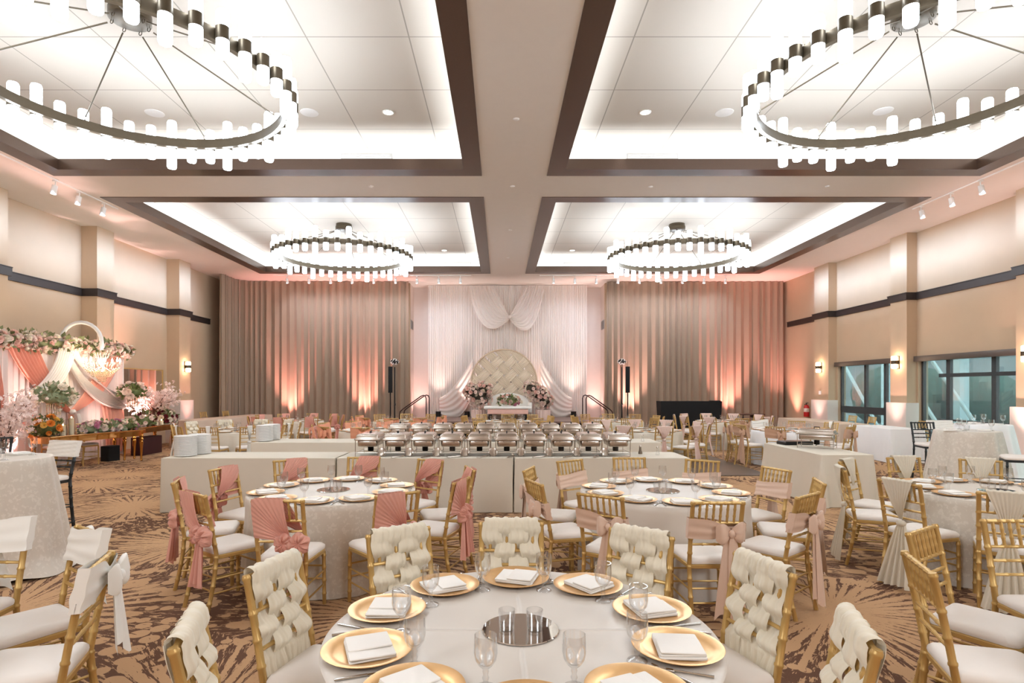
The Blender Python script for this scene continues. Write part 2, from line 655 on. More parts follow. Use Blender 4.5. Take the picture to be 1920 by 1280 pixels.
def curtains():
    xl = -9.95
    path = [(xl, 20.6), (xl, 21.5)] + [(xl + 0.55 * (1 - math.cos(a)), 21.5 + 0.55 * math.sin(a)) for a in (R(25), R(50), R(75), R(90))] + [(-3.5, 22.12)]
    o = pleated(path, 0.02, ZS - 0.01, 0.25, 0.085, 3).build('stage_curtain', M_curtain)
    tag(o, 'tall taupe pleated curtain covering the back wall to the left of the stage niche', 'curtain', 'tall pleated curtains')
    path = [(4.06, 22.12), (10.82, 22.12)]
    o = pleated(path, 0.02, ZS - 0.01, 0.25, 0.085, 4).build('stage_curtain', M_curtain)
    tag(o, 'tall taupe pleated curtain covering the back wall to the right of the stage niche', 'curtain', 'tall pleated curtains')
    # sheer backdrop behind the stage
    t = thing('sheer_backdrop', 'white sheer pleated backdrop hanging behind the stage with a swag at its top', 'backdrop drape', (0.2, 22.9, 0.6))
    x0, x1 = xat(803, 22.9), xat(1100, 22.9)
    pm = pleated([(x0 - 0.2, 0), (x1 - 0.2, 0)], 0.03, ZS - 0.62, 0.085, 0.028, 9, flare=0.03)
    pm.build('drape_panel', M_sheer, t)
    Yp = 22.72

    def P(px, py):
        return Vector((xat(px, Yp) - 0.2, Yp - 22.9, zat(py, Yp) - 0.6))

    def swag(oa, ob, oc, ia, ib, ic):
        m = MB()

        def fn(u, v):
            a, b_, c = P(*oa).lerp(P(*ia), u), P(*ob).lerp(P(*ib), u), P(*oc).lerp(P(*ic), u)
            p = a * (1 - v) ** 2 + b_ * 2 * v * (1 - v) + c * v * v
            p.y += 0.035 * math.sin(u * 2 * PI * 9) * (1 - v * 0.8) - 0.16 * math.sin(PI * min(1, v * 1.05)) * (1 - u * 0.6)
            return p
        m.grid(fn, 90, 24)
        m.build('swag', M_sheer, t)
    swag((878, 536), (900, 656), (956, 598), (926, 536), (942, 568), (953, 590))
    swag((1022, 536), (1002, 664), (955, 598), (985, 536), (970, 568), (957, 590))
    m = MB()
    m.ball(P(955, 594) + Vector((0, -0.06, 0)), 0.07, 10)
    m.build('swag_knot', M_sheer, t)
    # gathered side drapes low down
    for (xa, ya, xb_, yb_, nm) in ((824, 745, 886, 672, 'l'), (1072, 745, 1014, 672, 'r')):
        m = MB()

        def fn(u, v, xa=xa, ya=ya, xb_=xb_, yb_=yb_):
            px = xa + (xb_ - xa) * u
            top = ya + (yb_ - ya) * u ** 1.5
            py = top + v * (783 - top) * (0.55 + 0.45 * math.sin(PI * min(1, 0.2 + u * 0.75)))
            p = P(px, min(783, py))
            p.y += 0.016 * math.sin(v * 2 * PI * 5 + u * 3) - 0.07 * math.sin(PI * u)
            return p
        m.grid(fn, 40, 60)
        m.build('side_swag', M_sheer, t)


# ------------------------------------------------------------------ ceiling fittings
def chandelier_maker():
    RR = 1.79
    t = thing('ring_chandelier', '', 'chandelier', (0, 0, 0))
    zr = 5.47
    m = MB()
    n = 96
    ring = []
    for (r_, z) in ((RR - 0.03, zr - 0.065), (RR + 0.03, zr - 0.065), (RR + 0.03, zr + 0.065), (RR - 0.03, zr + 0.065), (RR - 0.03, zr - 0.065)):
        ring.append([(r_ * math.cos(2 * PI * j / n), r_ * math.sin(2 * PI * j / n), z) for j in range(n)])
    m.loft(ring)
    m.build('ring', M_bronze, t)
    m = MB()
    m.lathe([(0.02, 6.22), (0.20, 6.22), (0.235, 6.235), (0.235, 6.33), (0.22, 6.345), (0.22, 6.40), (0.02, 6.40)], 36, cap0=True, cap1=True)
    m.build('canopy', M_bronze, t)
    for i in range(7):
        a = 2 * PI * (i + 0.5) / 7 + R(12)
        c, s = math.cos(a), math.sin(a)
        m = MB()
        p0, p1 = Vector((0.20 * c, 0.20 * s, 6.20)), Vector(((RR - 0.02) * c, (RR - 0.02) * s, zr + 0.08))
        m.tube([p0.lerp(p1, 0.03), p0.lerp(p1, 0.97)], 0.0095, 8)
        for q in (0.0, 0.985):
            cc = p0.lerp(p1, q)
            m.tube([cc + Vector((0.018 * math.cos(b), 0.006 * math.sin(b), 0.03 * math.sin(b))) for b in [2 * PI * j / 10 for j in range(10)]], 0.005, 6, closed=True)
        m.build('rod', M_bronze, t)

    def shade(h, sg):
        k = MB()
        r_ = 0.066
        prof = [(r_ * 0.98, 0.066), (r_, 0.075), (r_, 0.066 + h - 0.03), (r_ * 0.85, 0.066 + h - 0.006), (0.02, 0.066 + h)]
        k.lathe([(a, sg * b) for a, b in prof], 16, cap0=True, cap1=True)
        return k.mesh('glass_shade', M_glow)
    sh = {(h, sg): shade(h, sg) for h in (0.185, 0.30) for sg in (1, -1)}
    k = MB()
    k.lathe([(0.055, -0.07), (0.071, -0.07), (0.071, 0.07), (0.055, 0.07)], 18, cap0=True, cap1=True)
    sl = k.mesh('sleeve', M_bronze)
    for i in range(42):
        a = 2 * PI * i / 42 + R(3)
        h = 0.30 if i % 3 == 0 else 0.185
        o = link('lamp_holder', sl, t, ((RR + 0.09) * math.cos(a), (RR + 0.09) * math.sin(a), zr))
        link('glass_shade', sh[(h, 1)], o)
        link('glass_shade', sh[(h, -1)], o)
    return t


def ceiling_fittings():
    for (x, y, ph, lab) in ((-4.55, 7.1, 0, 'large bronze ring chandelier with glass tube lamps at upper left of the photo'),
                            (5.07, 7.1, 8, 'large bronze ring chandelier with glass tube lamps at upper right of the photo'),
                            (-4.47, 16.5, 3, 'smaller looking ring chandelier in the far tray, left of the stage swag'),
                            (5.03, 16.5, 11, 'smaller looking ring chandelier in the far tray, right of the stage swag')):
        place('chandelier', chandelier_maker, (x, y, 0), R(ph), lab, 'ring chandeliers with glass tubes')

    def spot():
        t = thing('track_spotlight', '', 'spotlight')
        m = MB()
        m.box(-0.02, 0.02, -0.05, 0.05, -0.022, 0)
        m.tube([(0, 0, -0.02), (0, 0, -0.09)], 0.012, 8)
        m.build('mount', M_white, t)
        m = MB()
        Mx = Matrix.Translation((0, 0, -0.07)) @ Matrix.Rotation(R(14), 4, 'X')
        m.lathe([(0.03, -0.02), (0.05, -0.025), (0.052, -0.20), (0.044, -0.205), (0.042, -0.185)], 16, M=Mx, cap0=True)
        h = m.build('lamp_head', M_white, t)
        m = MB()
        m.lathe([(0.043, -0.187), (0.002, -0.187)], 16, M=Mx)
        m.build('lens', M_glow3, h)
        return t
    names = ['first', 'second', 'third', 'fourth', 'fifth', 'sixth', 'seventh', 'eighth', 'ninth']
    yb = 20.95
    for side, xs in (('left', [-7.74 + i * 0.785 for i in range(9)]), ('right', [1.92 + i * 0.78 for i in range(9)])):
        m = MB()
        m.box(xs[0] - 0.5, xs[-1] + 0.4, yb - 0.018, yb + 0.018, ZS - 0.02, ZS)
        tag(m.build('light_track', M_white), 'thin white light track on the soffit before the %s curtain' % side, 'light track')
        for i, x in enumerate(xs):
            place('spot', spot, (x, yb, ZS - 0.02), 0, 'white track spotlight, %s from the left on the track before the %s curtain' % (names[i], side), 'track spotlights')
            spot_light((x, yb - 0.02, ZS - 0.3), (x + 0.05, 22.2, 4.5), TRACK * (0.5 if (side == 'left' and i > 6) or (side == 'right' and i < 2) else 0.6), (0.80, 0.95, 1.2), 80, 1.0)
    for side, x0, ys in (('left', -8.74, [11.35, 12.0, 12.75]), ('right', 9.42, [11.35, 12.1, 12.95])):
        m = MB()
        m.box(x0 - 0.018, x0 + 0.018, 9.9, 13.2, ZS - 0.02, ZS)
        tag(m.build('light_track', M_white), 'thin white light track on the soffit above the %s wall' % side, 'light track')
        sg = -1 if side == 'left' else 1
        for i, y in enumerate(ys):
            place('spot', spot, (x0, y, ZS - 0.02), R(90) * sg * -1, 'white track spotlight above the %s wall, %s towards the stage' % (side, names[i]), 'track spotlights')
        # the wash that the track heads throw on the upper wall
        for (yc, ln) in ((9.5, 5.6), (16.2, 7.2)):
            o = area_light((x0, yc, ZS - 0.27), (0, 0, 0), ln, 0.08, TRACK * 0.25 * ln / 6, (0.66, 0.95, 1.45))
            o.data.spread = R(62)
            o.rotation_euler = Vector((1.85 * sg, 0, -0.72)).to_track_quat('-Z', 'Y').to_euler()

    # recessed downlights, speakers, sprinklers, vents
    def down():
        t = thing('recessed_downlight', '', 'ceiling light')
        m = MB()
        m.lathe([(0.075, 0.0), (0.10, -0.004), (0.10, -0.012), (0.078, -0.012)], 24)
        m.build('bezel', M_white, t)
        m = MB()
        m.lathe([(0.08, -0.006), (0.001, -0.006)], 24)
        m.build('lens', M_glow3, t)
        return t
    for (px, py, lab) in ((728, 210, 'near left tray, beside the chandelier'), (1210, 210, 'near right tray, beside the chandelier'), (833, 469, 'far left tray'), (1073, 469, 'far right tray')):
        y = FPX * (CH - ZU) / (py - V0)
        place('down', down, (xat(px, y), y, ZU), 0, 'round lit downlight in the %s' % lab, 'recessed downlights')

    def speaker():
        m = MB()
        m.lathe([(0.001, -0.012), (0.13, -0.012), (0.15, -0.006), (0.152, 0)], 28)
        return tag(m.build('ceiling_speaker', mat('speaker_grille', (218, 212, 206), 0.7)), '', 'speaker')
    for (px, py, lab) in ((580, 211, 'right of the upper left chandelier'), (1358, 211, 'left of the upper right chandelier'), (290, 212, 'within the upper left chandelier ring'), (1656, 208, 'within the upper right chandelier ring')):
        y = FPX * (CH - ZU) / (py - V0)
        place('cspk', speaker, (xat(px, y), y, ZU), 0, 'round flush ceiling speaker seen %s' % lab, 'ceiling speakers')

    def sprink():
        m = MB()
        m.lathe([(0.001, -0.02), (0.03, -0.018), (0.045, -0.008), (0.05, 0)], 18)
        return tag(m.build('ceiling_sprinkler', M_white), '', 'sprinkler')
    for (px, py, lab) in ((968, 223, 'on the central beam near its front'), (961, 349, 'where the two ceiling beams cross'), (696, 349, 'on the cross beam left of centre'), (1220, 350, 'on the cross beam right of centre'),
                          (1552, 349, 'at the cross beam far right'), (957, 431, 'on the central beam beyond the crossing'), (953, 483, 'on the central beam close to the swag')):
        y = FPX * (CH - ZS) / (py - V0)
        place('sprk', sprink, (xat(px, y), y, ZS), 0, 'small round white sprinkler cover %s' % lab, 'sprinkler covers')

    def vent():
        t = thing('air_vent', '', 'vent')
        m = MB()
        m.box(-0.5, 0.5, -0.015, 0, 0, 0.13)
        m.build('frame', M_grey, t)
        m = MB()
        for i in range(6):
            m.box(-0.48, 0.48, -0.024, -0.012, 0.012 + i * 0.019, 0.022 + i * 0.019)
        m.build('grille', mat('vent_slats', (196, 190, 184), 0.5), t)
        return t
    for (px, y, z, lab) in ((688, 11.29, 6.17, 'near left tray'), (1223, 11.29, 6.17, 'near right tray'), (857, 20.78, 6.12, 'far left tray, by the centre'), (1083, 20.78, 6.12, 'far right tray, by the centre'),
                            (602, 20.78, 6.12, 'far left tray, behind the chandelier'), (1300, 20.78, 6.12, 'far right tray, behind the chandelier')):
        place('vent', vent, (xat(px, y), y, z), 0, 'flat grey air vent in the upper wall of the %s' % lab, 'tray air vents')

    def nvent():
        t = thing('wall_vent', '', 'vent')
        m = MB()
        m.box(0, 0.02, -0.3, 0.3, -0.18, 0.18)
        m.build('frame', M_grey, t)
        m = MB()
        for i in range(7):
            m.box(0.015, 0.03, -0.27, 0.27, -0.155 + i * 0.045, -0.135 + i * 0.045)
        m.build('grille', M_bronze, t)
        return t
    place('nvent', nvent, (-3.53, 22.95, zat(607, 22.6)), 0, 'small bronze air vent on the niche wall at left of the sheer backdrop', 'niche wall vents')
    place('nvent', nvent, (4.07, 22.95, zat(607, 22.6)), PI, 'small bronze air vent on the niche wall at right of the sheer backdrop', 'niche wall vents')


# ------------------------------------------------------------------ wall fittings and windows
def wall_fittings():
    def sconce():
        t = thing('wall_sconce', '', 'wall lamp')
        m = MB()
        m.box(0, 0.025, -0.05, 0.05, -0.17, 0.17)
        m.build('back_plate', M_bronze, t)
        m = MB()
        m.lathe([(0.07, -0.05), (0.078, -0.05), (0.078, 0.05), (0.07, 0.05)], 20, (0.11, 0, 0), cap0=True, cap1=True)
        m.tube([(0.02, 0, 0), (0.05, 0, 0)], 0.02, 8)
        m.build('band', M_bronze, t)
        for s in (1, -1):
            m = MB()
            m.lathe([(0.066, s * 0.045), (0.068, s * 0.05), (0.068, s * 0.15), (0.055, s * 0.165), (0.005, s * 0.168)], 18, (0.11, 0, 0), cap0=True, cap1=True)
            m.build('glass_shade', M_glow2, t)
        return t
    for (x, y, rz, lab) in ((FL, 18.67, 0, 'on the left wall column beside the curtain'), (FR, 19.25, PI, 'on the right wall column farthest back'),
                            (FR, 15.52, PI, 'on the right wall column between the two windows'), (FR, 11.64, PI, 'on the right wall column cut by the photo edge')):
        place('sconce', sconce, (x, y, 2.42), rz, 'bronze banded wall lamp %s' % lab, 'wall sconces')
        sx = x + (0.12 if x < 0 else -0.12)

    # windows in the right wall
    mfr = mat('window_frame_metal', (66, 62, 60), 0.4, 0.3)
    mgl = thin_glass('window_glass', (215, 232, 232), 0.10, 0.7)
    msh = bpy.data.materials.new('shade_mesh')
    msh.use_nodes = True
    k = NT(msh)
    nt = msh.node_tree
    b = nt.nodes['Principled BSDF']
    b.inputs['Base Color'].default_value = lin((86, 92, 94))
    b.inputs['Roughness'].default_value = 0.8
    tr = k.new('ShaderNodeBsdfTransparent')
    ms = k.new('ShaderNodeMixShader')
    ms.inputs[0].default_value = 0.45
    k.put(ms.inputs[1], tr.outputs[0])
    k.put(ms.inputs[2], b.outputs[0])
    k.put(nt.nodes['Material Output'].inputs['Surface'], ms.outputs[0])
    for n, (a, c, door) in enumerate(((15.84, 18.75, 0), (11.98, 15.15, 1), (8.5, 11.2, 2), (4.9, 7.6, 2))):
        w = MB()
        x0, x1 = XR + 0.08, XR + 0.16
        for (ya, yb) in ((a, a + 0.07), (c - 0.07, c)):
            w.box(x0, x1, ya, yb, 0, 2.53)
        w.box(x0, x1, a, c, 2.46, 2.53)
        w.box(x0, x1, a, c, 0, 0.09)
        if door:
            w.box(x0, x1, a, c - 0.6, 2.0, 2.09)
            for yy in (a + 0.95, c - 0.9):
                w.box(x0, x1, yy - 0.06, yy + 0.06, 0, 2.46)
            w.box(x0, x1, a, c - 0.6, 0.92, 0.96)
        else:
            w.box(x0, x1, a, c, 0.95, 1.16)
            for yy in (a + 0.75, a + 1.65):
                w.box(x0, x1, yy - 0.05, yy + 0.05, 0, 2.46)
        o = struct(w.build('window_%d' % (n + 1), mfr, smooth=False))
        g = MB()
        g.box(XR + 0.115, XR + 0.121, a + 0.03, c - 0.03, 0.03, 2.5)
        g.build('pane', mgl, o, smooth=False)
        if door == 2:
            continue
        s_ = MB()
        s_.add([(XR + 0.04, a + 0.06, 0.06), (XR + 0.04, c - 0.10, 0.06), (XR + 0.04, c - 0.10, 2.46), (XR + 0.04, a + 0.06, 2.46)], [(0, 1, 2, 3)])
        t = thing('roller_shade', 'dark see-through roller shade drawn down over the window %s' % ('beside the cocktail tables' if door else 'farther back on the right wall'), 'window shade', (0, 0, 0), 0, 'roller shades')
        s_.build('shade_cloth', msh, t, smooth=False)
        s_ = MB()
        s_.rbox(XR - 0.135, XR - 0.005, a + 0.02, c - 0.0, 2.42, 2.56, 0.012)
        s_.build('headbox', mat('shade_box', (92, 82, 74), 0.45, 0.3), t)
        s_ = MB()
        s_.box(XR + 0.025, XR + 0.055, a + 0.06, c - 0.10, 0.04, 0.07)
        s_.build('bottom_bar', M_black, t)
    # what stands outside
    o = MB()
    o.add([(XR + 0.25, 4, -0.05), (40, 4, -0.05), (40, 60, -0.05), (XR + 0.25, 60, -0.05)], [(0, 1, 2, 3)])
    struct(o.build('exterior_ground', mat('exterior_paving', (150, 156, 158), 0.8), smooth=False))
    o = MB()
    o.box(24, 24.5, 8, 60, -0.05, 6.5)
    struct(o.build('exterior_wall', mat('exterior_render', (140, 142, 142), 0.8, var=0.2, scale=1.2), smooth=False))
    hd = mat('hedge_leaf', (74, 98, 88), 0.8, var=0.5, scale=6)
    for (x, y, r_) in ((19, 22.5, 1.3), (18.5, 26.0, 1.5), (20, 30.0, 1.6), (18, 33.5, 1.2), (21, 19, 1.2)):
        h = MB()
        h.ball((0, 0, r_ * 0.8), r_, 22, sq=(1, 1, 0.95))
        rr = random.Random(int(y * 10))
        h.v = [p + p.normalized() * rr.uniform(-0.16, 0.16) for p in h.v]
        ob = h.build('garden_bush', hd, None, loc=(x, y, 0))
        tag(ob, 'dim green bush outside seen through a roller shade', 'bush', 'bushes outside the windows')
    pal = mat('exterior_concrete', (214, 224, 226), 0.7)
    for (y, x) in ((19.6, 15.6), (16.4, 15.6), (23.3, 15.6), (27, 15.6)):
        c_ = MB()
        c_.box(x - 0.16, x + 0.16, y - 0.16, y + 0.16, -0.05, 3.3)
        struct(c_.build('exterior_column', pal, smooth=False))
    c_ = MB()
    c_.box(15.3, 15.9, 8, 40, 3.3, 3.7)
    struct(c_.build('exterior_beam', pal, smooth=False))
    for (y) in (17.4, 19.0, 22.2):  # added bars standing in for diagonal light streaks reflected in the glass
        c_ = MB()
        c_.tube([(14.2, y - 0.7, 0.0), (14.2, y + 1.6, 2.6)], 0.06, 8)
        struct(c_.build('exterior_streak_bar', pal))
    # small things on the walls
    t = thing('mounted_fire_extinguisher', 'red fire extinguisher hanging on the right wall beside the curtain', 'fire extinguisher', (XR - 0.10, 20.5, 0.72))
    m = MB()
    m.lathe([(0.02, 0), (0.085, 0.0), (0.09, 0.02), (0.09, 0.34), (0.06, 0.40), (0.025, 0.42)], 18, cap0=True, cap1=True)
    m.build('cylinder', mat('extinguisher_red', (196, 26, 28), 0.35), t)
    m = MB()
    m.lathe([(0.0915, 0.17), (0.0915, 0.30)], 18)
    m.build('paper_label', mat('label_paper', (232, 214, 200), 0.7), t)
    m = MB()
    m.tube([(0, 0, 0.42), (0, 0, 0.48)], 0.02, 8)
    m.box(-0.015, 0.015, -0.09, 0.03, 0.47, 0.485)
    m.box(-0.015, 0.015, -0.09, 0.02, 0.50, 0.512)
    m.build('valve_handle', M_black, t)
    m = MB()
    m.tube([(0, 0.02, 0.46), (0, 0.10, 0.44), (0, 0.115, 0.30), (0, 0.10, 0.12)], 0.012, 8)
    m.build('hose', M_black, t)
    m = MB()
    m.lathe([(0.001, 0.0), (0.05, 0.0), (0.05, 0.05), (0.02, 0.07)], 14, cap0=True, cap1=True)
    tag(m.build('security_camera', M_white, None, loc=(XR - 0.06, 15.98, 2.60)), 'small white security camera above the end of a shade', 'camera')
    for (x, y, z, lab) in ((FR - 0.075, 19.3, 1.52, 'small white thermostat on the farthest right column'),):
        m = MB()
        m.rbox(-0.02, 0.01, -0.06, 0.06, 0, 0.12, 0.008)
        tag(m.build('mounted_thermostat', M_white, None, loc=(FR - 0.011, y, z)), lab, 'thermostat')
    m = MB()
    m.rbox(-0.08, 0.0, -0.16, 0.16, 0, 0.28, 0.01)
    tag(m.build('wall_control_box', M_black, None, loc=(FR - 0.001, 11.55, 1.36)), 'dark control box on the column at the right photo edge', 'control box')
    m = MB()
    m.rbox(0, 0.16, -0.16, 0.16, 0, 0.30, 0.01)
    tag(m.build('wall_speaker', M_white, None, loc=(XL + 0.001, 11.95, 3.02)), 'small white wall speaker above the flower garland at left', 'speaker')
    # mirror on the left wall
    t = thing('wall_mirror', 'wide gold-edged wall mirror reflecting curtains behind the pink blossom tree', 'mirror', (XL, 16.85, 0))
    ya, yb, za, zb = -0.95, 1.20, 0.55, 2.27
    m = MB()
    m.box(0.0, 0.03, ya, yb, za, zb)
    m.build('mirror_glass', mat('mirror_silver', (225, 220, 215), 0.03, 1.0, var=0.0), t, smooth=False)
    m = MB()
    for (p, q, r0, r1) in ((ya - 0.03, ya, za, zb), (yb, yb + 0.03, za, zb), (ya - 0.03, yb + 0.03, zb, zb + 0.03), (ya - 0.03, yb + 0.03, za - 0.03, za)):
        m.box(0, 0.045, p, q, r0, r1)
    m.build('frame', M_gold, t, smooth=False)


def par_can():
    t = thing('uplight', '', 'uplight')
    m = MB()
    m.lathe([(0.03, 0.02), (0.10, 0.03), (0.105, 0.2), (0.11, 0.23), (0.095, 0.23)], 16, cap0=True)
    m.build('housing', M_black, t)
    m = MB()
    m.lathe([(0.096, 0.222), (0.002, 0.222)], 16)
    m.build('lens', emit('uplight_lens', (255, 150, 140), 6.0), t)
    m = MB()
    m.tube([(-0.11, 0, 0.14), (-0.13, 0, 0.01), (0.13, 0, 0.01), (0.11, 0, 0.14)], 0.008, 6)
    m.build('yoke', M_black, t)
    return t


def uplights():
    pink, blush = (1.0, 0.42, 0.38), (1.0, 0.60, 0.56)
    spots = [(xat(540, 21.6), 21.6, 0, 'under the left curtain, toward the left wall', pink, 1.0), (xat(680, 21.6), 21.6, 0, 'under the left curtain, near the speaker stand', pink, 1.2),
             (xat(785, 22.9), 23.0, 0, 'inside the niche at the left stage steps', blush, 0.36), (xat(1116, 22.9), 23.0, 0, 'inside the niche at the right stage steps', blush, 0.42),
             (xat(1185, 21.6), 21.6, 0, 'under the right curtain, near the speaker stand', blush, 1.1), (xat(1372, 21.6), 21.6, 0, 'under the right curtain, beside the black booth', pink, 1.2),
             (10.6, 21.2, 0, 'in the back right corner by the extinguisher', pink, 0.8), (10.25, 19.25, 0, 'at the foot of the farthest right column', blush, 0.12),
             (10.2, 15.5, 0, 'at the foot of the column between the windows', blush, 0.16), (FL + 0.42, 18.67, 0, 'at the foot of the left column with the sconce', pink, 0.12),
             (10.2, 11.64, 0, 'at the foot of the column by the photo edge', blush, 0.3), (FL + 0.42, 11.6, 0, 'behind the blossom tree at the left photo edge', blush, 0.9),
             (-9.55, 14.0, 0, 'added under the nearer gold table to brighten the swag', blush, 0.07),  # extra can, added to lift the grey lower end of the white swag
             (-9.75, 15.45, 0, 'on the floor at the end of the wedding backdrop', blush, 1.4),
             (xat(822, 22.4), 22.35, 0.6, 'on the stage at the left end of the sheers', (1.0, 0.80, 0.76), 0.36), (xat(876, 22.4), 22.35, 0.6, 'on the stage left of the round screen', (1.0, 0.74, 0.68), 0.36),
             (xat(1012, 22.4), 22.35, 0.6, 'on the stage right of the round screen', (1.0, 0.74, 0.68), 0.36), (xat(1075, 22.4), 22.35, 0.6, 'on the stage at the right end of the sheers', (1.0, 0.80, 0.76), 0.36)]
    for (x, y, z, lab, col, e) in spots:
        place('uplight', par_can, (x, y, z), 0, 'small black uplight can %s' % lab, 'pink uplights')
        tx, ty = x, y + 0.5
        if abs(x) > 9.4 and y < 20:
            tx, ty = x + (0.35 if x > 0 else -0.3), y
        spot_light((x, y, z + 0.25), (tx, ty, z + 3.6), UP * e * (1.3 if e < 0.35 else 0.6 if x > -4 and x < 4.5 else 1.0), col, 60, 1.0, 0.06)
# ------------------------------------------------------------------ chairs
M_gold = mat('gold_paint', (204, 168, 104), 0.38, 0.45, var=0.07, scale=14)
M_cushion = mat('cushion_cloth', (240, 231, 222), 0.7, var=0.02)
M_ivory = mat('ivory_chiffon', (240, 230, 208), 0.8, var=0.03, scale=5, sheen=0.3, trans=0.12)
M_coral = mat('coral_chiffon', (232, 170, 152), 0.8, var=0.05, scale=5, sheen=0.3, trans=0.12)
M_blush = mat('blush_satin', (226, 194, 172), 0.45, var=0.04, scale=5, sheen=0.3)
M_white_satin = mat('white_satin', (244, 240, 232), 0.42, var=0.02, sheen=0.2)
M_cream = mat('cream_chiffon', (232, 222, 202), 0.8, var=0.03, scale=5, sheen=0.3, trans=0.15)
M_orange = mat('peach_satin', (240, 164, 128), 0.5, var=0.05, sheen=0.3)
M_paleblush = mat('pale_blush_chiffon', (234, 204, 190), 0.7, var=0.04, sheen=0.3, trans=0.1)
M_tan = mat('tan_satin', (206, 164, 134), 0.5, var=0.05, sheen=0.3)
M_blackchair = mat('black_chair_paint', (34, 38, 40), 0.35, 0.1, var=0.1)


def bamboo(m, pts, r, nodes, seg=8):
    """a turned rod with raised bamboo rings"""
    pts = [Vector(p) for p in pts]
    L = [0]
    for i in range(1, len(pts)):
        L.append(L[-1] + (pts[i] - pts[i - 1]).length)
    ts = set(round(l / L[-1], 5) for l in L)
    for q in nodes:
        w = 0.010 / L[-1]
        ts |= {round(q - w, 5), round(q - w * 0.4, 5), round(q + w * 0.4, 5), round(q + w, 5)}
    ts = sorted(t for t in ts if 0 <= t <= 1)
    out, rr = [], []
    for t in ts:
        s = t * L[-1]
        k = 0
        while k < len(L) - 2 and L[k + 1] < s:
            k += 1
        out.append(pts[k].lerp(pts[k + 1], (s - L[k]) / (L[k + 1] - L[k])))
        bump = any(abs(t - q) < 0.006 / L[-1] for q in nodes)
        rr.append(r * (1.22 if bump else 1.0))
    m.tube(out, rr, seg)


def yback(z, sh=0.45, th=0.92):
    t = (z - sh) / (th - sh)
    return -0.19 - 0.075 * t - 0.015 * t * t


def chair_parts(t, sh, th, mt, cushion, far=False):
    seg = 6 if far else 8
    for s in (-1, 1):
        m = MB()
        zc = [0.0, sh * 0.3, sh * 0.65, sh, sh + (th - sh) * 0.35, sh + (th - sh) * 0.7, th]
        pts = [(s * (0.172 + 0.006 * (z / th)), (yback(z, sh, th) if z >= sh else -0.19 - 0.075 * ((sh - z) / sh) ** 1.6), z) for z in zc]
        bamboo(m, pts, 0.0165, [] if far else (0.10, 0.24, 0.38, 0.47, 0.58, 0.70, 0.82, 0.985), seg)
        m.build('leg', mt, t)
        m = MB()
        bamboo(m, [(s * 0.190, 0.185, 0), (s * 0.186, 0.183, sh - 0.03)], 0.0155, [] if far else (0.2, 0.45, 0.7, 0.92), seg)
        m.build('leg', mt, t)
    m = MB()

    def outline(k, z):
        out = []
        P = [(0.205, 0.205, 0.05), (-0.205, 0.205, 0.05), (-0.182, -0.195, 0.03), (0.182, -0.195, 0.03)]
        ang = (0, 90, 180, 270)
        for (x, y, r_), a0 in zip(P, ang):
            sx, sy = math.copysign(1, x), math.copysign(1, y)
            cx, cy = x - sx * r_, y - sy * r_
            for i in range(4):
                a = R(a0 + 30 * i)
                out.append((cx + (r_ - k) * math.cos(a), cy + (r_ - k) * math.sin(a), z))
        return out
    m.loft([outline(0.008, sh - 0.035), outline(0, sh - 0.03), outline(0, sh - 0.008), outline(0.008, sh)], True, True)
    m.build('seat_frame', mt, t)
    m = MB()

    def dome(u, v):
        a = 2 * PI * u
        base = outline(0.004, 0)
        k = u * 16
        i = int(k) % 16
        p, q = Vector(base[i]), Vector(base[(i + 1) % 16])
        e = p.lerp(q, k - int(k))
        if v < 0.25:
            f, z = 1.0 + 0.02 * math.sin(v / 0.25 * PI), sh + 0.034 * (v / 0.25)
        else:
            w = (v - 0.25) / 0.75
            f, z = 1 - w, sh + 0.034 + 0.022 * math.sqrt(max(0, 1 - (1 - w) ** 2.6))
        return (e.x * f, e.y * f, z)
    m.grid(dome, 32, 10)
    m.build('seat_cushion', cushion, t, ang=80)
    m = MB()
    H = th - sh
    rz_ = [sh + H * 0.66, sh + H * 0.49, sh + H * 0.32]
    bamboo(m, [(-0.175, yback(th - 0.012, sh, th), th - 0.012), (0.175, yback(th - 0.012, sh, th), th - 0.012)], 0.0115, [] if far else (0.2, 0.35, 0.5, 0.65, 0.8), seg)
    for z in rz_:
        bamboo(m, [(-0.174, yback(z, sh, th), z), (0.174, yback(z, sh, th), z)], 0.0095, [] if far else (0.25, 0.5, 0.75), seg)
    m.build('back_rail', mt, t)
    for i in range(6):
        x = -0.125 + 0.05 * i
        m = MB()
        bamboo(m, [(x, yback(rz_[0], sh, th), rz_[0]), (x, yback(th - 0.015, sh, th), th - 0.015)], 0.0095, [] if far else (0.35, 0.7), 5 if far else 6)
        m.build('spindle', mt, t)
    m = MB()
    for s in (-1, 1):
        for z in (sh * 0.36, sh * 0.6):
            m.tube([(s * 0.19, 0.185, z), (s * 0.174, -0.19 - 0.075 * ((sh - z) / sh) ** 1.6, z)], 0.0075, 6)
    for z in (sh * 0.45, sh * 0.68):
        m.tube([(-0.188, 0.185, z), (0.188, 0.185, z)], 0.0075, 6)
    for z in (sh * 0.40, sh * 0.62):
        yb = -0.19 - 0.075 * ((sh - z) / sh) ** 1.6
        m.tube([(-0.174, yb, z), (0.174, yb, z)], 0.0075, 6)
    m.build('stretcher', mt, t)


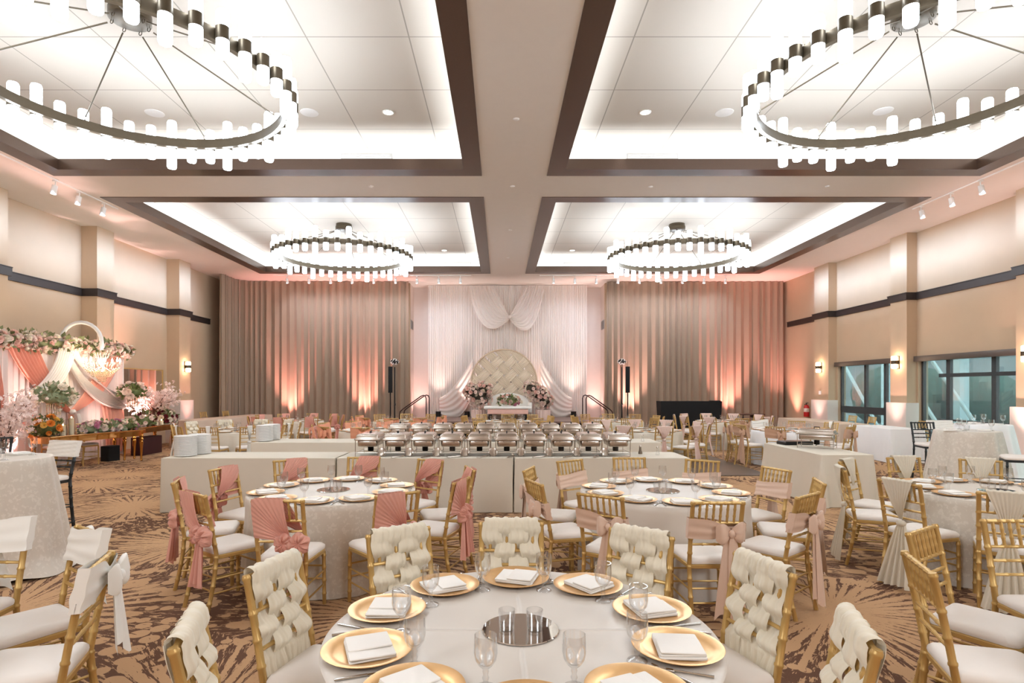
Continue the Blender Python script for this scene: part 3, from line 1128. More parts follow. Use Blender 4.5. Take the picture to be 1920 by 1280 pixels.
def rosette(m, c, r, seed=0, sq=0.6):
    """a ruffled puff of cloth that faces -Y"""
    rr = random.Random(seed)
    a0, a1 = rr.uniform(0, 6), rr.uniform(0, 6)

    def fn(u, v):
        a = 2 * PI * u
        k = r * math.sin(v * PI * 0.66) * (1 + 0.12 * math.sin(5 * a + a0) * v)
        ruf = math.sin(9 * a + a1 + 5 * v) + 0.6 * math.sin(17 * a + a0)
        y = -r * sq * (math.cos(v * PI * 0.72) - 0.55 * math.exp(-(v / 0.16) ** 2)) + 0.011 * ruf * math.sin(PI * min(1, v * 1.1))
        return (c[0] + k * math.cos(a), c[1] + y, c[2] + k * math.sin(a))
    m.grid(fn, 72, 14)


def tail(m, top, bot, w0, w1, folds=3, amp=0.02, seed=1, ny=12, slant=0.0):
    ph = seed * 1.7

    def fn(u, v):
        t = v ** 0.8
        w = w0 + (w1 - w0) * t
        x = top[0] + (bot[0] - top[0]) * v + (u - 0.5) * 2 * w
        z = top[2] + (bot[2] - top[2]) * v + (0.008 * math.sin(u * 9 + ph) + slant * (u - 0.5)) * v
        y = top[1] + (bot[1] - top[1]) * v + amp * (0.4 + 0.6 * v) * math.sin(u * 2 * PI * folds + ph)
        return (x, y, z)
    m.grid(fn, 28, ny)


def sash_woven(t, mt):
    """four wide chiffon bands woven over and under the back rails; a rail shows where a band dives behind it"""
    step = 0.080
    A = 0.760
    for k in range(4):
        xk = -0.111 + 0.074 * k
        s = 1 if k % 2 == 0 else -1
        m = MB()

        def fn(u, v, xk=xk, s=s, k=k):
            uu = 2 * u - 1
            if v < 0.15:                      # flap behind the top rail
                q = v / 0.15
                z, off, w, puff, gw = 0.79 + 0.128 * q, -0.030, 0.048, -0.010, 1.0
            elif v < 0.25:                    # over the top rail
                q = (v - 0.15) / 0.10
                a = PI * (1 - q)
                z, off, w, puff, gw = 0.918 + 0.026 * math.sin(a), 0.030 * math.cos(a), 0.048, 0.012, 1.0
            else:
                q = (v - 0.25) / 0.75
                z = 0.918 - 0.448 * q
                g = math.cos(PI * (z - A) / step) if z > 0.555 else math.cos(PI * (0.555 - A) / step) * max(0, 1 - (0.555 - z) / 0.05)
                e = max(0.0, min(1.0, (z - 0.785) / 0.11))
                gs = (1 - e) * s * g + e * 1.0
                off = 0.019 * gs + 0.003
                w = (0.054 + 0.006 * gs) * (1 - 0.12 * max(0.0, -gs))
                puff = 0.014 * max(0.0, gs) + 0.004
                gw = 1.0
            sway = 0.006 * math.sin(PI * (z - A) / step + k * 1.3) if z < 0.9 else 0
            x = xk + uu * w + sway
            fold = 0.0030 * math.sin(uu * 7.5 + 9 * (z - 0.6) + k) + 0.0016 * math.sin(uu * 17 + k * 2)
            y = yback(z) + off + puff * (1 - uu * uu) + fold * (1 - uu ** 4)
            if 0.13 < v < 0.27:
                z += 0.006 * (1 - uu * uu) + 0.003 * math.sin(uu * 6 + k)
            return (x, y, z)
        m.grid(fn, 22, 80)
        m.build('woven_sash', mt, t, ang=180)


def fan_surface(m, S_, K, folds, amp, sgn, n=60, nv=14, seed=0):
    """pleated cloth running from the polyline S_ to the gathering point K"""
    L = [0]
    for i in range(1, len(S_)):
        L.append(L[-1] + (S_[i] - S_[i - 1]).length)

    def fn(u, v):
        s = u * L[-1]
        k = 0
        while k < len(L) - 2 and L[k + 1] < s:
            k += 1
        p = S_[k].lerp(S_[k + 1], (s - L[k]) / (L[k + 1] - L[k]))
        e = K + (p - K) * 0.10
        q = p.lerp(e, v ** 0.9)
        q = q.copy()
        q.y += sgn * (amp * (0.5 + 0.5 * math.sin(u * 2 * PI * folds + seed + v)) * (0.35 + v * 0.9) * (1 - 0.3 * v) + 0.012 * math.sin(PI * v))
        return q
    m.grid(fn, n, nv)


def sash_coral(t, mt):
    for sgn in (-1, 1):
        o = 0.022 * sgn
        if sgn < 0:
            pl = [(0.045, 0.928), (-0.05, 0.930), (-0.182, 0.928), (-0.190, 0.84), (-0.188, 0.74), (-0.186, 0.635)]
            kx, kz = 0.085, 0.615
        else:
            pl = [(0.045, 0.928), (-0.05, 0.930), (-0.182, 0.928), (-0.184, 0.86), (-0.150, 0.80)]
            kx, kz = 0.175, 0.64
        m = MB()
        fan_surface(m, [Vector((x, yback(z) + o, z)) for x, z in pl], Vector((kx, yback(kz) + o * 1.4, kz)), 13, 0.013, sgn, seed=sgn)
        m.build('sash_fan', mt, t)
    m = MB()
    yk = yback(0.60) - 0.055
    rosette(m, (0.040, yk, 0.600), 0.074, 1)
    rosette(m, (0.148, yk, 0.600), 0.078, 2)
    m.ball((0.092, yk - 0.02, 0.592), 0.030, 10)
    m.build('sash_rosette', mt, t)
    m = MB()
    tail(m, (0.085, yk, 0.585), (0.045, yk - 0.03, 0.215), 0.03, 0.095, 2, 0.02, 1)
    tail(m, (0.098, yk - 0.012, 0.585), (0.115, yk - 0.045, 0.250), 0.025, 0.075, 2.5, 0.022, 2)
    m.build('sash_tail', mt, t)


def band(m, z0, z1, slope=0.0, folds=3, kx=0.09):
    """cloth wrapped round the chair back, drawn together at the bow"""
    def fn(u, v):
        a = 2 * PI * u
        x = 0.206 * max(-1, min(1, 1.25 * math.cos(a)))
        side = math.sin(a)
        zc = (z0 + z1) / 2 + slope * x
        back = side < 0
        pin = 1 - (0.55 if back else 0.12) * math.exp(-((x - kx) / 0.085) ** 2)
        z = zc + (z0 + (z1 - z0) * v - (z0 + z1) / 2) * pin
        fold = math.sin(v * 2 * PI * 1.6 + (x - kx) * 9) * 0.6 + math.sin(v * 2 * PI * 3.3 + (x - kx) * 22 * (v - 0.5)) * 0.5
        amp = 0.0035 + (0.006 * math.exp(-((x - kx) / 0.08) ** 2) if back else 0.001)
        y = yback(z) + 0.027 * max(-1, min(1, 1.6 * side)) + amp * fold * (1 if side > 0 else -1)
        return (x, y, z)
    m.grid(fn, 72, 18)


def bow_loops(m, c, w, h):
    for s in (-1, 1):
        def fn(u, v, s=s):
            a = 2 * PI * v
            k = u
            x = c[0] + s * w * (0.06 + 0.94 * k ** 0.85)
            hh = h * (0.16 + 0.84 * math.sin(PI * min(1, 0.10 + k * 0.72)))
            z = c[2] + hh * math.sin(a) + 0.004 * math.sin(6 * a + s) * k + (0.020 if s > 0 else -0.006) * k
            y = c[1] - 0.026 * math.cos(a) * math.sin(PI * min(1, k * 0.95 + 0.1)) - 0.022 * math.sin(PI * k) + 0.006 * math.sin(v * 20) * (1 - k)
            return (x, y, z)
        m.grid(fn, 14, 30)
    m.ball((c[0], c[1] - 0.022, c[2]), 0.026, 12, sq=(0.9, 0.9, 1.15))


def sash_bow(t, mt, z0=0.635, z1=0.785, kx=0.085, zb=0.13, w=0.105, tw=0.085):
    m = MB()
    band(m, z0, z1, -0.08, kx=kx)
    m.build('sash_band', mt, t)
    zc = (z0 + z1) / 2 - 0.012
    yk = yback(zc) - 0.058
    m = MB()
    bow_loops(m, (kx, yk, zc), w, 0.075)
    m.build('sash_bow', mt, t)
    m = MB()
    tail(m, (kx - 0.02, yk, zc - 0.015), (kx - 0.05, yk - 0.03, zb), 0.022, tw, 1.1, 0.012, 3, slant=0.05)
    tail(m, (kx + 0.012, yk - 0.012, zc - 0.015), (kx + 0.045, yk - 0.045, zb - 0.07), 0.022, tw * 0.9, 0.9, 0.012, 5, slant=-0.06)
    m.build('sash_tail', mt, t)


def sash_hour(t, mt, half=0.135, zk=0.56, zb=0.03, flare=0.15):
    """cloth over the top rail, gathered behind and falling to the floor"""
    for sgn in (-1, 1):
        o = 0.024 * sgn
        m = MB()
        K = Vector((0.0, yback(zk) + o * 1.3, zk)) if sgn < 0 else Vector((0.0, yback(0.62) + 0.004, 0.62))
        top = [Vector((x, yback(0.93) + (o if abs(sgn) else 0), 0.932)) for x in (half, half / 2, 0, -half / 2, -half)]
        fan_surface(m, top, K, 9, 0.010, sgn, n=48)
        m.build('sash_fan', mt, t)
    m = MB()

    def over(u, v):
        a = PI * v
        return (half * (1 - 2 * u), yback(0.93) - 0.026 * math.cos(a), 0.930 + 0.014 * math.sin(a) + 0.003 * math.sin(u * 40))
    m.grid(over, 30, 6)
    m.build('sash_top', mt, t)
    yk = yback(zk) - 0.05
    m = MB()
    m.ball((0, yk + 0.012, zk), 0.036, 12, sq=(1.2, 0.8, 0.8))
    m.build('sash_knot', mt, t)
    m = MB()
    tail(m, (0, yk + 0.01, zk - 0.01), (-0.02, yk - 0.07, zb), 0.035, flare, 5, 0.020, 1, 16)
    m.build('sash_tail', mt, t)


STYLES = {
    'plain': None,
    'woven': lambda t: sash_woven(t, M_ivory),
    'coral': lambda t: sash_coral(t, M_coral),
    'blush': lambda t: sash_bow(t, M_blush),
    'cream': lambda t: sash_hour(t, M_cream),
    'white': lambda t: sash_bow(t, M_white_satin, 0.735, 0.928, 0.10, 0.50, 0.11, 0.06),
    'peach': lambda t: sash_bow(t, M_orange, 0.66, 0.90, 0.05, 0.30, 0.10),
    'palefan': lambda t: sash_hour(t, M_paleblush, 0.165, 0.66, 0.25, 0.08),
    'tan': lambda t: sash_bow(t, M_tan, 0.66, 0.86, 0.12, 0.16, 0.08),
    'ivorytail': lambda t: sash_hour(t, M_white_satin, 0.05, 0.60, 0.06, 0.07),
}
SAY = {'plain': 'gold chair with bare spindle back', 'woven': 'gold chair with woven ivory chiffon back', 'coral': 'gold chair with coral chiffon sash', 'blush': 'gold chair with blush satin bow',
       'cream': 'gold chair with cream chiffon sash', 'white': 'gold chair with white satin band', 'peach': 'gold chair with peach satin bow', 'palefan': 'gold chair with pale pink fan sash',
       'tan': 'gold chair with tan satin bow', 'ivorytail': 'gold chair with narrow white sash'}


def chair_maker(style, far):
    def mk():
        t = thing('banquet_chair', '', 'chair')
        chair_parts(t, 0.45, 0.92, M_gold, M_cushion, far)
        if STYLES[style]:
            STYLES[style](t)
        return t
    return mk


POS = ['farthest side', 'far right side', 'right side, far half', 'right side, near half', 'near right side', 'nearest side', 'near left side', 'left side, near half', 'left side, far half', 'far left side']
SEAT = []


def ring_of_chairs(c, style, table, group, r=1.02, far=False, skip=(), styles=None, a0=0.0, jit=0.03, rs=None):
    for i in range(10):
        if i in skip:
            continue
        a = R(36 * i + a0) + rnd.uniform(-jit, jit)
        st = styles.get(i, style) if styles else style
        rr_ = (rs or {}).get(i, r) + rnd.uniform(-jit, jit) * 0.6
        loc = (c[0] + rr_ * math.sin(a), c[1] + rr_ * math.cos(a), 0.0)
        place(('chair', st, far), chair_maker(st, far), loc, PI - a + rnd.uniform(-jit, jit), '%s, %s, %s' % (SAY[st], POS[i], table), group)


# ------------------------------------------------------------------ tables
def drape_round(rad, h, seed, n=18, amp=0.035, flare=0.06, puddle=0.0, inner=0.0):
    rr = random.Random(seed)
    comps = [(n + k, rr.uniform(0.4, 1.0), rr.uniform(0, 6.28)) for k in (-5, 0, 4, 9)]
    m = MB()

    def fold(a):
        s = sum(w * math.sin(f * a + p) for f, w, p in comps) / 2.0
        return s
    NA, rows = 144, []
    for r_ in (0.001, 0.3, 0.6, 0.9, 0.985):
        rows.append([(rad * r_ * math.cos(2 * PI * j / NA), rad * r_ * math.sin(2 * PI * j / NA), h) for j in range(NA)])
    for k in range(0, 15):
        t = k / 14
        row = []
        for j in range(NA):
            a = 2 * PI * j / NA
            if t == 0:
                r_, z = rad, h - 0.008
            else:
                r_ = rad + inner * min(1, t * 5) + flare * t + amp * (t ** 0.7) * fold(a) + puddle * max(0, t - 0.88) / 0.12 * (0.6 + 0.4 * fold(a + 1))
                z = h - 0.008 - (h - 0.008 - 0.006) * t + (0.02 * max(0, t - 0.9) / 0.1 * (1 + math.sin(5 * a + seed)) if puddle else 0)
            row.append((r_ * math.cos(a), r_ * math.sin(a), z))
        rows.append(row)
    m.loft(rows, True, False)
    return m


def drape_rect(lx, ly, h, seed, amp=0.018, flare=0.05, corner=0.05):
    rr = random.Random(seed)
    m = MB()
    per = []
    NS = 34
    cs = [(lx / 2 - 0.015, ly / 2 - 0.015, 0), (-lx / 2 + 0.015, ly / 2 - 0.015, 90), (-lx / 2 + 0.015, -ly / 2 + 0.015, 180), (lx / 2 - 0.015, -ly / 2 + 0.015, 270)]
    for i, (cx, cy, a0) in enumerate(cs):
        for k in range(5):
            a = R(a0 + 22.5 * k)
            per.append((cx + 0.015 * math.cos(a), cy + 0.015 * math.sin(a), math.cos(a), math.sin(a), 1.0))
        nx, ny, _ = cs[(i + 1) % 4]
        a = R(a0 + 90)
        x0, y0 = cx + 0.015 * math.cos(a), cy + 0.015 * math.sin(a)
        x1, y1 = nx + 0.015 * math.cos(a), ny + 0.015 * math.sin(a)
        for k in range(1, NS):
            t = k / NS
            c = math.exp(-(min(t, 1 - t) * math.hypot(x1 - x0, y1 - y0) / 0.14) ** 2)
            per.append((x0 + (x1 - x0) * t, y0 + (y1 - y0) * t, math.cos(a), math.sin(a), c))
    ph = [rr.uniform(0, 6.28) for _ in range(4)]
    rows = []
    for f in (0.001, 0.5, 0.97):
        rows.append([(x * f, y * f, h) for x, y, _, _, _ in per])
    s = 0
    S_ = []
    for i, p in enumerate(per):
        q = per[i - 1]
        s += math.hypot(p[0] - q[0], p[1] - q[1]) if i else 0
        S_.append(s)
    for k in range(11):
        t = k / 10
        row = []
        for (x, y, nx, ny, c), s in zip(per, S_):
            w = 0.5 * math.sin(s * 7.3 + ph[0]) + 0.35 * math.sin(s * 13.1 + ph[1]) + 0.3 * math.sin(s * 3.1 + ph[2])
            o = amp * t * w + flare * t + corner * c * t * (1 + 0.5 * math.sin(s * 40 + ph[3]))
            row.append((x + nx * o, y + ny * o, h - 0.006 - (h - 0.012) * t))
        rows.append(row)
    m.loft(rows, True, False)
    return m


M_satin = mat('table_satin', (214, 204, 192), 0.38, var=0.015, scale=3, sheen=0.2)


def creases(m):
    k = NT(m)
    b = m.node_tree.nodes['Principled BSDF']
    tc = k.new('ShaderNodeTexCoord')
    sx = k.new('ShaderNodeSeparateXYZ')
    k.put(sx.inputs[0], tc.outputs['Object'])
    nz = k.new('ShaderNodeTexNoise')
    nz.inputs['Scale'].default_value = 5
    nz.inputs['Detail'].default_value = 2
    k.put(nz.inputs['Vector'], tc.outputs['Object'])

    def ridge(v, w):
        q = k.m('DIVIDE', v, w)
        return k.m('EXPONENT', k.m('MULTIPLY', k.m('MULTIPLY', q, q), -1.0))
    wob = k.m('MULTIPLY_ADD', nz.outputs['Fac'], 0.02, -0.01)
    h = k.m('ADD', ridge(k.m('ADD', sx.outputs[0], wob), 0.007), ridge(k.m('ADD', sx.outputs[1], wob), 0.007))
    h = k.m('MULTIPLY_ADD', nz.outputs['Fac'], 1.6, h)
    bp = k.new('ShaderNodeBump')
    bp.inputs['Strength'].default_value = 0.5
    bp.inputs['Distance'].default_value = 0.006
    k.put(bp.inputs['Height'], h)
    k.put(b.inputs['Normal'], bp.outputs['Normal'])


creases(M_satin)
M_linen = mat('table_linen', (222, 212, 195), 0.8, var=0.03, scale=4, bump=0.1, bscale=260)
M_damask = damask('table_damask', (210, 199, 184), (220, 210, 196), 0.5, 17)
M_tanlinen = mat('tan_linen', (214, 193, 172), 0.8, var=0.03, scale=3)
M_whitelinen = mat('white_linen', (244, 243, 242), 0.7, var=0.02)
M_charger = mat('charger_gold', (238, 190, 130), 0.30, 0.6, var=0.06, scale=30)
M_napkin = mat('napkin_cotton', (246, 241, 234), 0.8, var=0.015, bump=0.15, bscale=500)
M_silver = mat('silver_steel', (200, 196, 190), 0.22, 1.0, var=0.03)
M_mirror = mat('mirror_disc_silver', (215, 210, 204), 0.03, 1.0, var=0.0)
M_glass = thin_glass('clear_glass', (252, 252, 252), 0.045, 0.55)
M_wax = mat('candle_wax', (246, 226, 190), 0.5, var=0.02)
M_flame = emit('candle_flame', (255, 206, 130), 22.0)
H = 0.76


def charger_maker():
    t = MB()
    t.lathe([(0.001, 0.0), (0.11, 0.0), (0.125, 0.003), (0.163, 0.017), (0.166, 0.020), (0.163, 0.021), (0.128, 0.011), (0.112, 0.0065), (0.001, 0.006)], 40)
    return tag(t.build('charger_plate', M_charger, ang=60), '', 'plate')


def napkin_maker():
    t = thing('folded_napkin', '', 'napkin')
    for i, (w, l, dx, dz) in enumerate(((0.185, 0.165, 0.0, 0.0), (0.183, 0.163, 0.004, 0.009))):
        m = MB()
        m.rbox(-w / 2 + dx, w / 2 + dx, -l / 2, l / 2, dz, dz + 0.0085, 0.007)
        m.v = [p + Vector((0, 0, 0.004 * math.sin(p.x * 25 + i) * math.sin(p.y * 21))) if p.z > 0.002 else p for p in m.v]
        m.build('napkin_fold', M_napkin, t)
    m = MB()
    m.rbox(-0.088, 0.035, -0.079, 0.079, 0.0175, 0.0245, 0.006)
    m.build('napkin_fold', M_napkin, t)
    return t


def goblet_maker():
    m = MB()
    m.lathe([(0.001, 0.004), (0.020, 0.006), (0.034, 0.003), (0.036, 0.0), (0.034, 0.005), (0.012, 0.014), (0.0075, 0.024), (0.0115, 0.034), (0.0075, 0.044), (0.0105, 0.055), (0.0085, 0.062),
             (0.022, 0.074), (0.034, 0.092), (0.0385, 0.115), (0.0375, 0.150), (0.036, 0.172), (0.0345, 0.172), (0.0360, 0.150), (0.037, 0.115), (0.032, 0.093), (0.018, 0.077), (0.001, 0.073)], 24)
    return tag(m.build('water_goblet', M_glass, ang=70), '', 'glass')


def knife_maker():
    t = thing('table_knife', '', 'knife')
    m = MB()
    m.rbox(-0.006, 0.006, -0.115, -0.005, 0.0005, 0.006, 0.004)
    m.build('handle', M_silver, t)
    m = MB()
    m.loft([[(-0.005, -0.006, 0.002), (0.006, -0.006, 0.002), (0.006, -0.006, 0.004), (-0.005, -0.006, 0.004)], [(-0.009, 0.07, 0.002), (0.006, 0.07, 0.002), (0.006, 0.07, 0.0035), (-0.009, 0.07, 0.0035)],
            [(-0.002, 0.112, 0.002), (0.005, 0.112, 0.002), (0.005, 0.112, 0.003), (-0.002, 0.112, 0.003)]], True, True)
    m.build('blade', M_silver, t)
    return t


def fork_maker():
    t = thing('table_fork', '', 'fork')
    m = MB()
    m.tube([(0, -0.1, 0.003), (0, -0.03, 0.005), (0, 0.03, 0.006)], [0.006, 0.0035, 0.004], 8)
    m.build('handle', M_silver, t)
    m = MB()
    m.rbox(-0.011, 0.011, 0.025, 0.055, 0.003, 0.006, 0.006)
    for i in range(4):
        x = -0.0093 + 0.0062 * i
        m.tube([(x, 0.05, 0.0045), (x, 0.075, 0.006), (x, 0.098, 0.004)], [0.0016, 0.0016, 0.0009], 6)
    m.build('tines', M_silver, t)
    return t


def votive_maker():
    t = thing('votive_glass', '', 'glass')
    m = MB()
    m.lathe([(0.001, 0.004), (0.028, 0.004), (0.030, 0.0), (0.034, 0.075), (0.031, 0.075), (0.028, 0.01)], 20)
    m.build('glass_cup', M_glass, t)
    m = MB()
    m.lathe([(0.001, 0.005), (0.0275, 0.005), (0.0285, 0.016), (0.001, 0.018)], 16)
    m.build('thick_base', M_glass, t)
    return t


def round_setting(c, table, grp, near, rp=0.596, a0=0.0, mirror=True, skip=(), tz=H):
    names = POS
    for i in range(10):
        a = R(36 * i + a0)
        ja = a + rnd.uniform(-0.02, 0.02)
        rz = PI - a

        def loc(lx, ly, z, A=a):
            # local frame of the guest: +y to the middle, +x to the guest's right
            u = Vector((-math.sin(A), -math.cos(A), 0))
            r_ = Vector((-math.cos(A), math.sin(A), 0))
            p = Vector((c[0], c[1], 0)) - u * rp + u * ly + r_ * lx
            return (p.x, p.y, z)
        if i in skip:
            continue
        place('charger', charger_maker, loc(0, 0, tz + 0.001, ja), rz, 'gold charger plate, %s, %s' % (names[i], table), 'charger plates on %s' % grp)
        place('napkin', napkin_maker, loc(rnd.uniform(-.012, .012), rnd.uniform(-.01, .01), tz + 0.0085, ja), rz + rnd.uniform(-0.35, 0.35), 'folded white napkin on the plate, %s, %s' % (names[i], table), 'napkins on %s' % grp)
        place('goblet', goblet_maker, loc(0.164 + rnd.uniform(-.015, .015), 0.149 + rnd.uniform(-.015, .015), tz + 0.001), rz, 'clear water goblet, %s, %s' % (names[i], table), 'goblets on %s' % grp)
        if near:
            place('knife', knife_maker, loc(0.188, -0.01, tz + 0.001), rz + rnd.uniform(-.06, .06), 'steel knife beside the plate, %s, %s' % (names[i], table), 'knives on %s' % grp)
            place('fork', fork_maker, loc(-0.170, -0.02, tz + 0.001), rz + rnd.uniform(-.06, .06), 'steel fork beside the plate, %s, %s' % (names[i], table), 'forks on %s' % grp)
    if mirror:
        def disc():
            m = MB()
            m.lathe([(0.001, 0.0), (0.150, 0.0), (0.153, 0.003), (0.150, 0.006), (0.001, 0.006)], 48, cap1=False)
            return tag(m.build('mirror_disc', M_mirror, ang=30), '', 'mirror')
        place('disc', disc, (c[0], c[1], tz + 0.001), 0, 'round mirror disc at the middle of %s' % table, 'mirror discs')
        for k, (dx, dy) in enumerate(((-0.055, 0.0), (0.055, -0.005))):
            place('votive', votive_maker, (c[0] + dx, c[1] + dy, tz + 0.008), 0, 'small glass candle cup, %s one on the mirror disc, %s' % (('left', 'right')[k], table), 'candle cups on the mirror discs')


NEAR = [
    # centre, cloth, chair style, phrase, chair radius
    ((0.08, 2.30), M_satin, 'woven', 'front centre table', 0.90, 0.0),
    ((-1.58, 5.47), M_damask, 'coral', 'coral-sash table', 1.03, 0.0),
    ((1.52, 5.42), M_satin, 'blush', 'blush-bow table', 1.03, 0.0),
    ((4.65, 5.41), M_damask, 'cream', 'cream-sash table', 1.03, 0.0),
]


def near_tables():
    for n, (c, mt, st, ph, r, a0) in enumerate(NEAR):
        o = drape_round(0.765, H, 11 + n, amp=0.02 if n == 0 else 0.03, flare=0.0 if n == 0 else 0.04, inner=-0.085 if n == 0 else -0.01).build('draped_round_table', mt, None, ang=60, loc=(c[0], c[1], 0))
        tag(o, 'round table in a floor-length %s cloth, %s' % ('satin' if mt == M_satin else 'patterned damask', ('nearest the camera', 'ringed by coral-sash chairs', 'ringed by blush-bow chairs', 'ringed by cream-sash chairs')[n]), 'table', 'draped round tables')
        round_setting(c, 'at the ' + ph, 'the ' + ph, True)
        ring_of_chairs(c, st, ph, 'chairs round the ' + ph, r, skip=(5, 4, 6) if n == 0 else ())
    # the tables cut by the lower corners: only their chairs show
    ring_of_chairs((-3.04, 2.30), 'white', 'at lower left photo edge', 'white banded chairs', 0.95, skip=(3, 4, 5, 6, 7, 8, 9))
    ring_of_chairs((3.12, 2.30), 'plain', 'at lower right photo edge', 'bare gold chairs', 0.95, skip=(1, 2, 3, 4, 5, 6, 7))
    for x, lab, side in ((-3.04, 'round table in white satin, beyond the lower left corner, behind white banded chairs', 'l'), (3.12, 'round table in white satin, beyond the lower right corner, behind bare gold chairs', 'r')):
        o = drape_round(0.765, H, 31, amp=0.02, flare=0.0, inner=-0.05).build('draped_round_table', M_satin, None, ang=60, loc=(x, 2.3, 0))
        tag(o, lab, 'table', 'draped round tables')


FAR = [
    ((-6.00, 13.2), 'woven', "buffet-side row's leftmost table", {4: 'ivorytail', 6: 'ivorytail', 5: 'ivorytail', 7: 'ivorytail', 3: 'ivorytail'}, M_linen),
    ((-2.90, 13.2), 'peach', "buffet-side row's second table", None, M_linen),
    ((0.25, 13.2), 'plain', "buffet-side row's middle table", None, M_linen),
    ((3.35, 13.2), 'palefan', "buffet-side row's fourth table", {7: 'coral', 8: 'coral'}, M_linen),
    ((6.55, 13.2), 'tan', "buffet-side row's rightmost table", {2: 'ivorytail', 3: 'ivorytail', 0: 'white', 8: 'tan'}, M_whitelinen),
    ((-6.05, 17.2), 'coral', "stage-side row's leftmost table", None, M_linen),
    ((-2.95, 16.9), 'peach', "stage-side row's second table", {0: 'plain', 1: 'plain', 9: 'plain'}, M_linen),
    ((0.20, 16.7), 'plain', "stage-side row's middle table", None, M_linen),
    ((3.40, 16.9), 'plain', "stage-side row's fourth table", None, M_linen),
    ((6.45, 16.8), 'palefan', "stage-side row's rightmost table", {5: 'tan', 6: 'palefan'}, M_linen),
]


def far_tables():
    for n, (c, st, ph, sty, mt) in enumerate(FAR):
        o = drape_round(0.765, H, 51 + n, amp=0.03, flare=0.04).build('draped_round_table', mt, None, ang=60, loc=(c[0], c[1], 0))
        tag(o, 'round cloth-covered table, the %s' % ph, 'table', 'draped round tables')
        round_setting(c, ph, ph, False, mirror=True)
        ring_of_chairs(c, st, ph, 'chairs round the ' + ph, 1.06, far=True, styles=sty)
# ------------------------------------------------------------------ buffet
def chafer_maker():
    t = thing('chafing_dish', '', 'chafing dish')
    W, L = 0.34, 0.56
    m = MB()
    zt = 0.225
    for sx in (-1, 1):
        for sy in (-1, 1):
            m.tube([(sx * 0.160, sy * 0.255, 0.0), (sx * 0.160, sy * 0.255, zt)], 0.0055, 6)
    for z in (0.05, zt):
        m.tube([(-0.160, -0.255, z), (0.160, -0.255, z), (0.160, 0.255, z), (-0.160, 0.255, z)], 0.005, 6, closed=True)
    m.tube([(-0.160, 0, 0.05), (0.160, 0, 0.05)], 0.005, 6)
    m.build('stand', M_silver, t)
    m = MB()
    m.rbox(-0.140, 0.140, -0.245, 0.245, 0.135, 0.232, 0.035)
    m.rbox(-0.180, 0.180, -0.285, 0.285, 0.228, 0.242, 0.03)
    for s in (-1, 1):
        m.tube([(-0.05, s * 0.285, 0.215), (-0.05, s * 0.305, 0.205), (0.05, s * 0.305, 0.205), (0.05, s * 0.285, 0.215)], 0.005, 6)
    m.build('water_pan', M_steel, t)
    m = MB()

    def ring(ix, iy, z, r_):
        out = []
        for cx, cy, a0 in ((ix - r_, iy - r_, 0), (-ix + r_, iy - r_, 90), (-ix + r_, -iy + r_, 180), (ix - r_, -iy + r_, 270)):
            for i in range(5):
                a = R(a0 + 22.5 * i)
                out.append((cx + r_ * math.cos(a), cy + r_ * math.sin(a), z))
        return out
    m.loft([ring(0.172, 0.277, 0.243, 0.02), ring(0.170, 0.275, 0.252, 0.02), ring(0.158, 0.262, 0.254, 0.02), ring(0.152, 0.256, 0.292, 0.02), ring(0.147, 0.251, 0.299, 0.02), ring(0.120, 0.224, 0.314, 0.02), ring(0.112, 0.216, 0.316, 0.02), ring(0.04, 0.1, 0.317, 0.02)], True, True)
    l = m.build('lid', M_steel, t)
    m = MB()
    m.tube([(0, -0.04, 0.312), (0, -0.04, 0.338), (0, 0.04, 0.338), (0, 0.04, 0.312)], 0.008, 8)
    m.build('lid_handle', M_black, l)
    for y in (-0.12, 0.12):
        m = MB()
        m.lathe([(0.001, 0.055), (0.036, 0.055), (0.042, 0.06), (0.042, 0.125), (0.036, 0.13), (0.001, 0.128)], 16)
        m.build('fuel_can', mat('fuel_tin', (96, 88, 82), 0.4, 0.5), t)
    return t


M_steel = mat('brushed_steel', (196, 184, 172), 0.26, 0.95, var=0.05, scale=18)


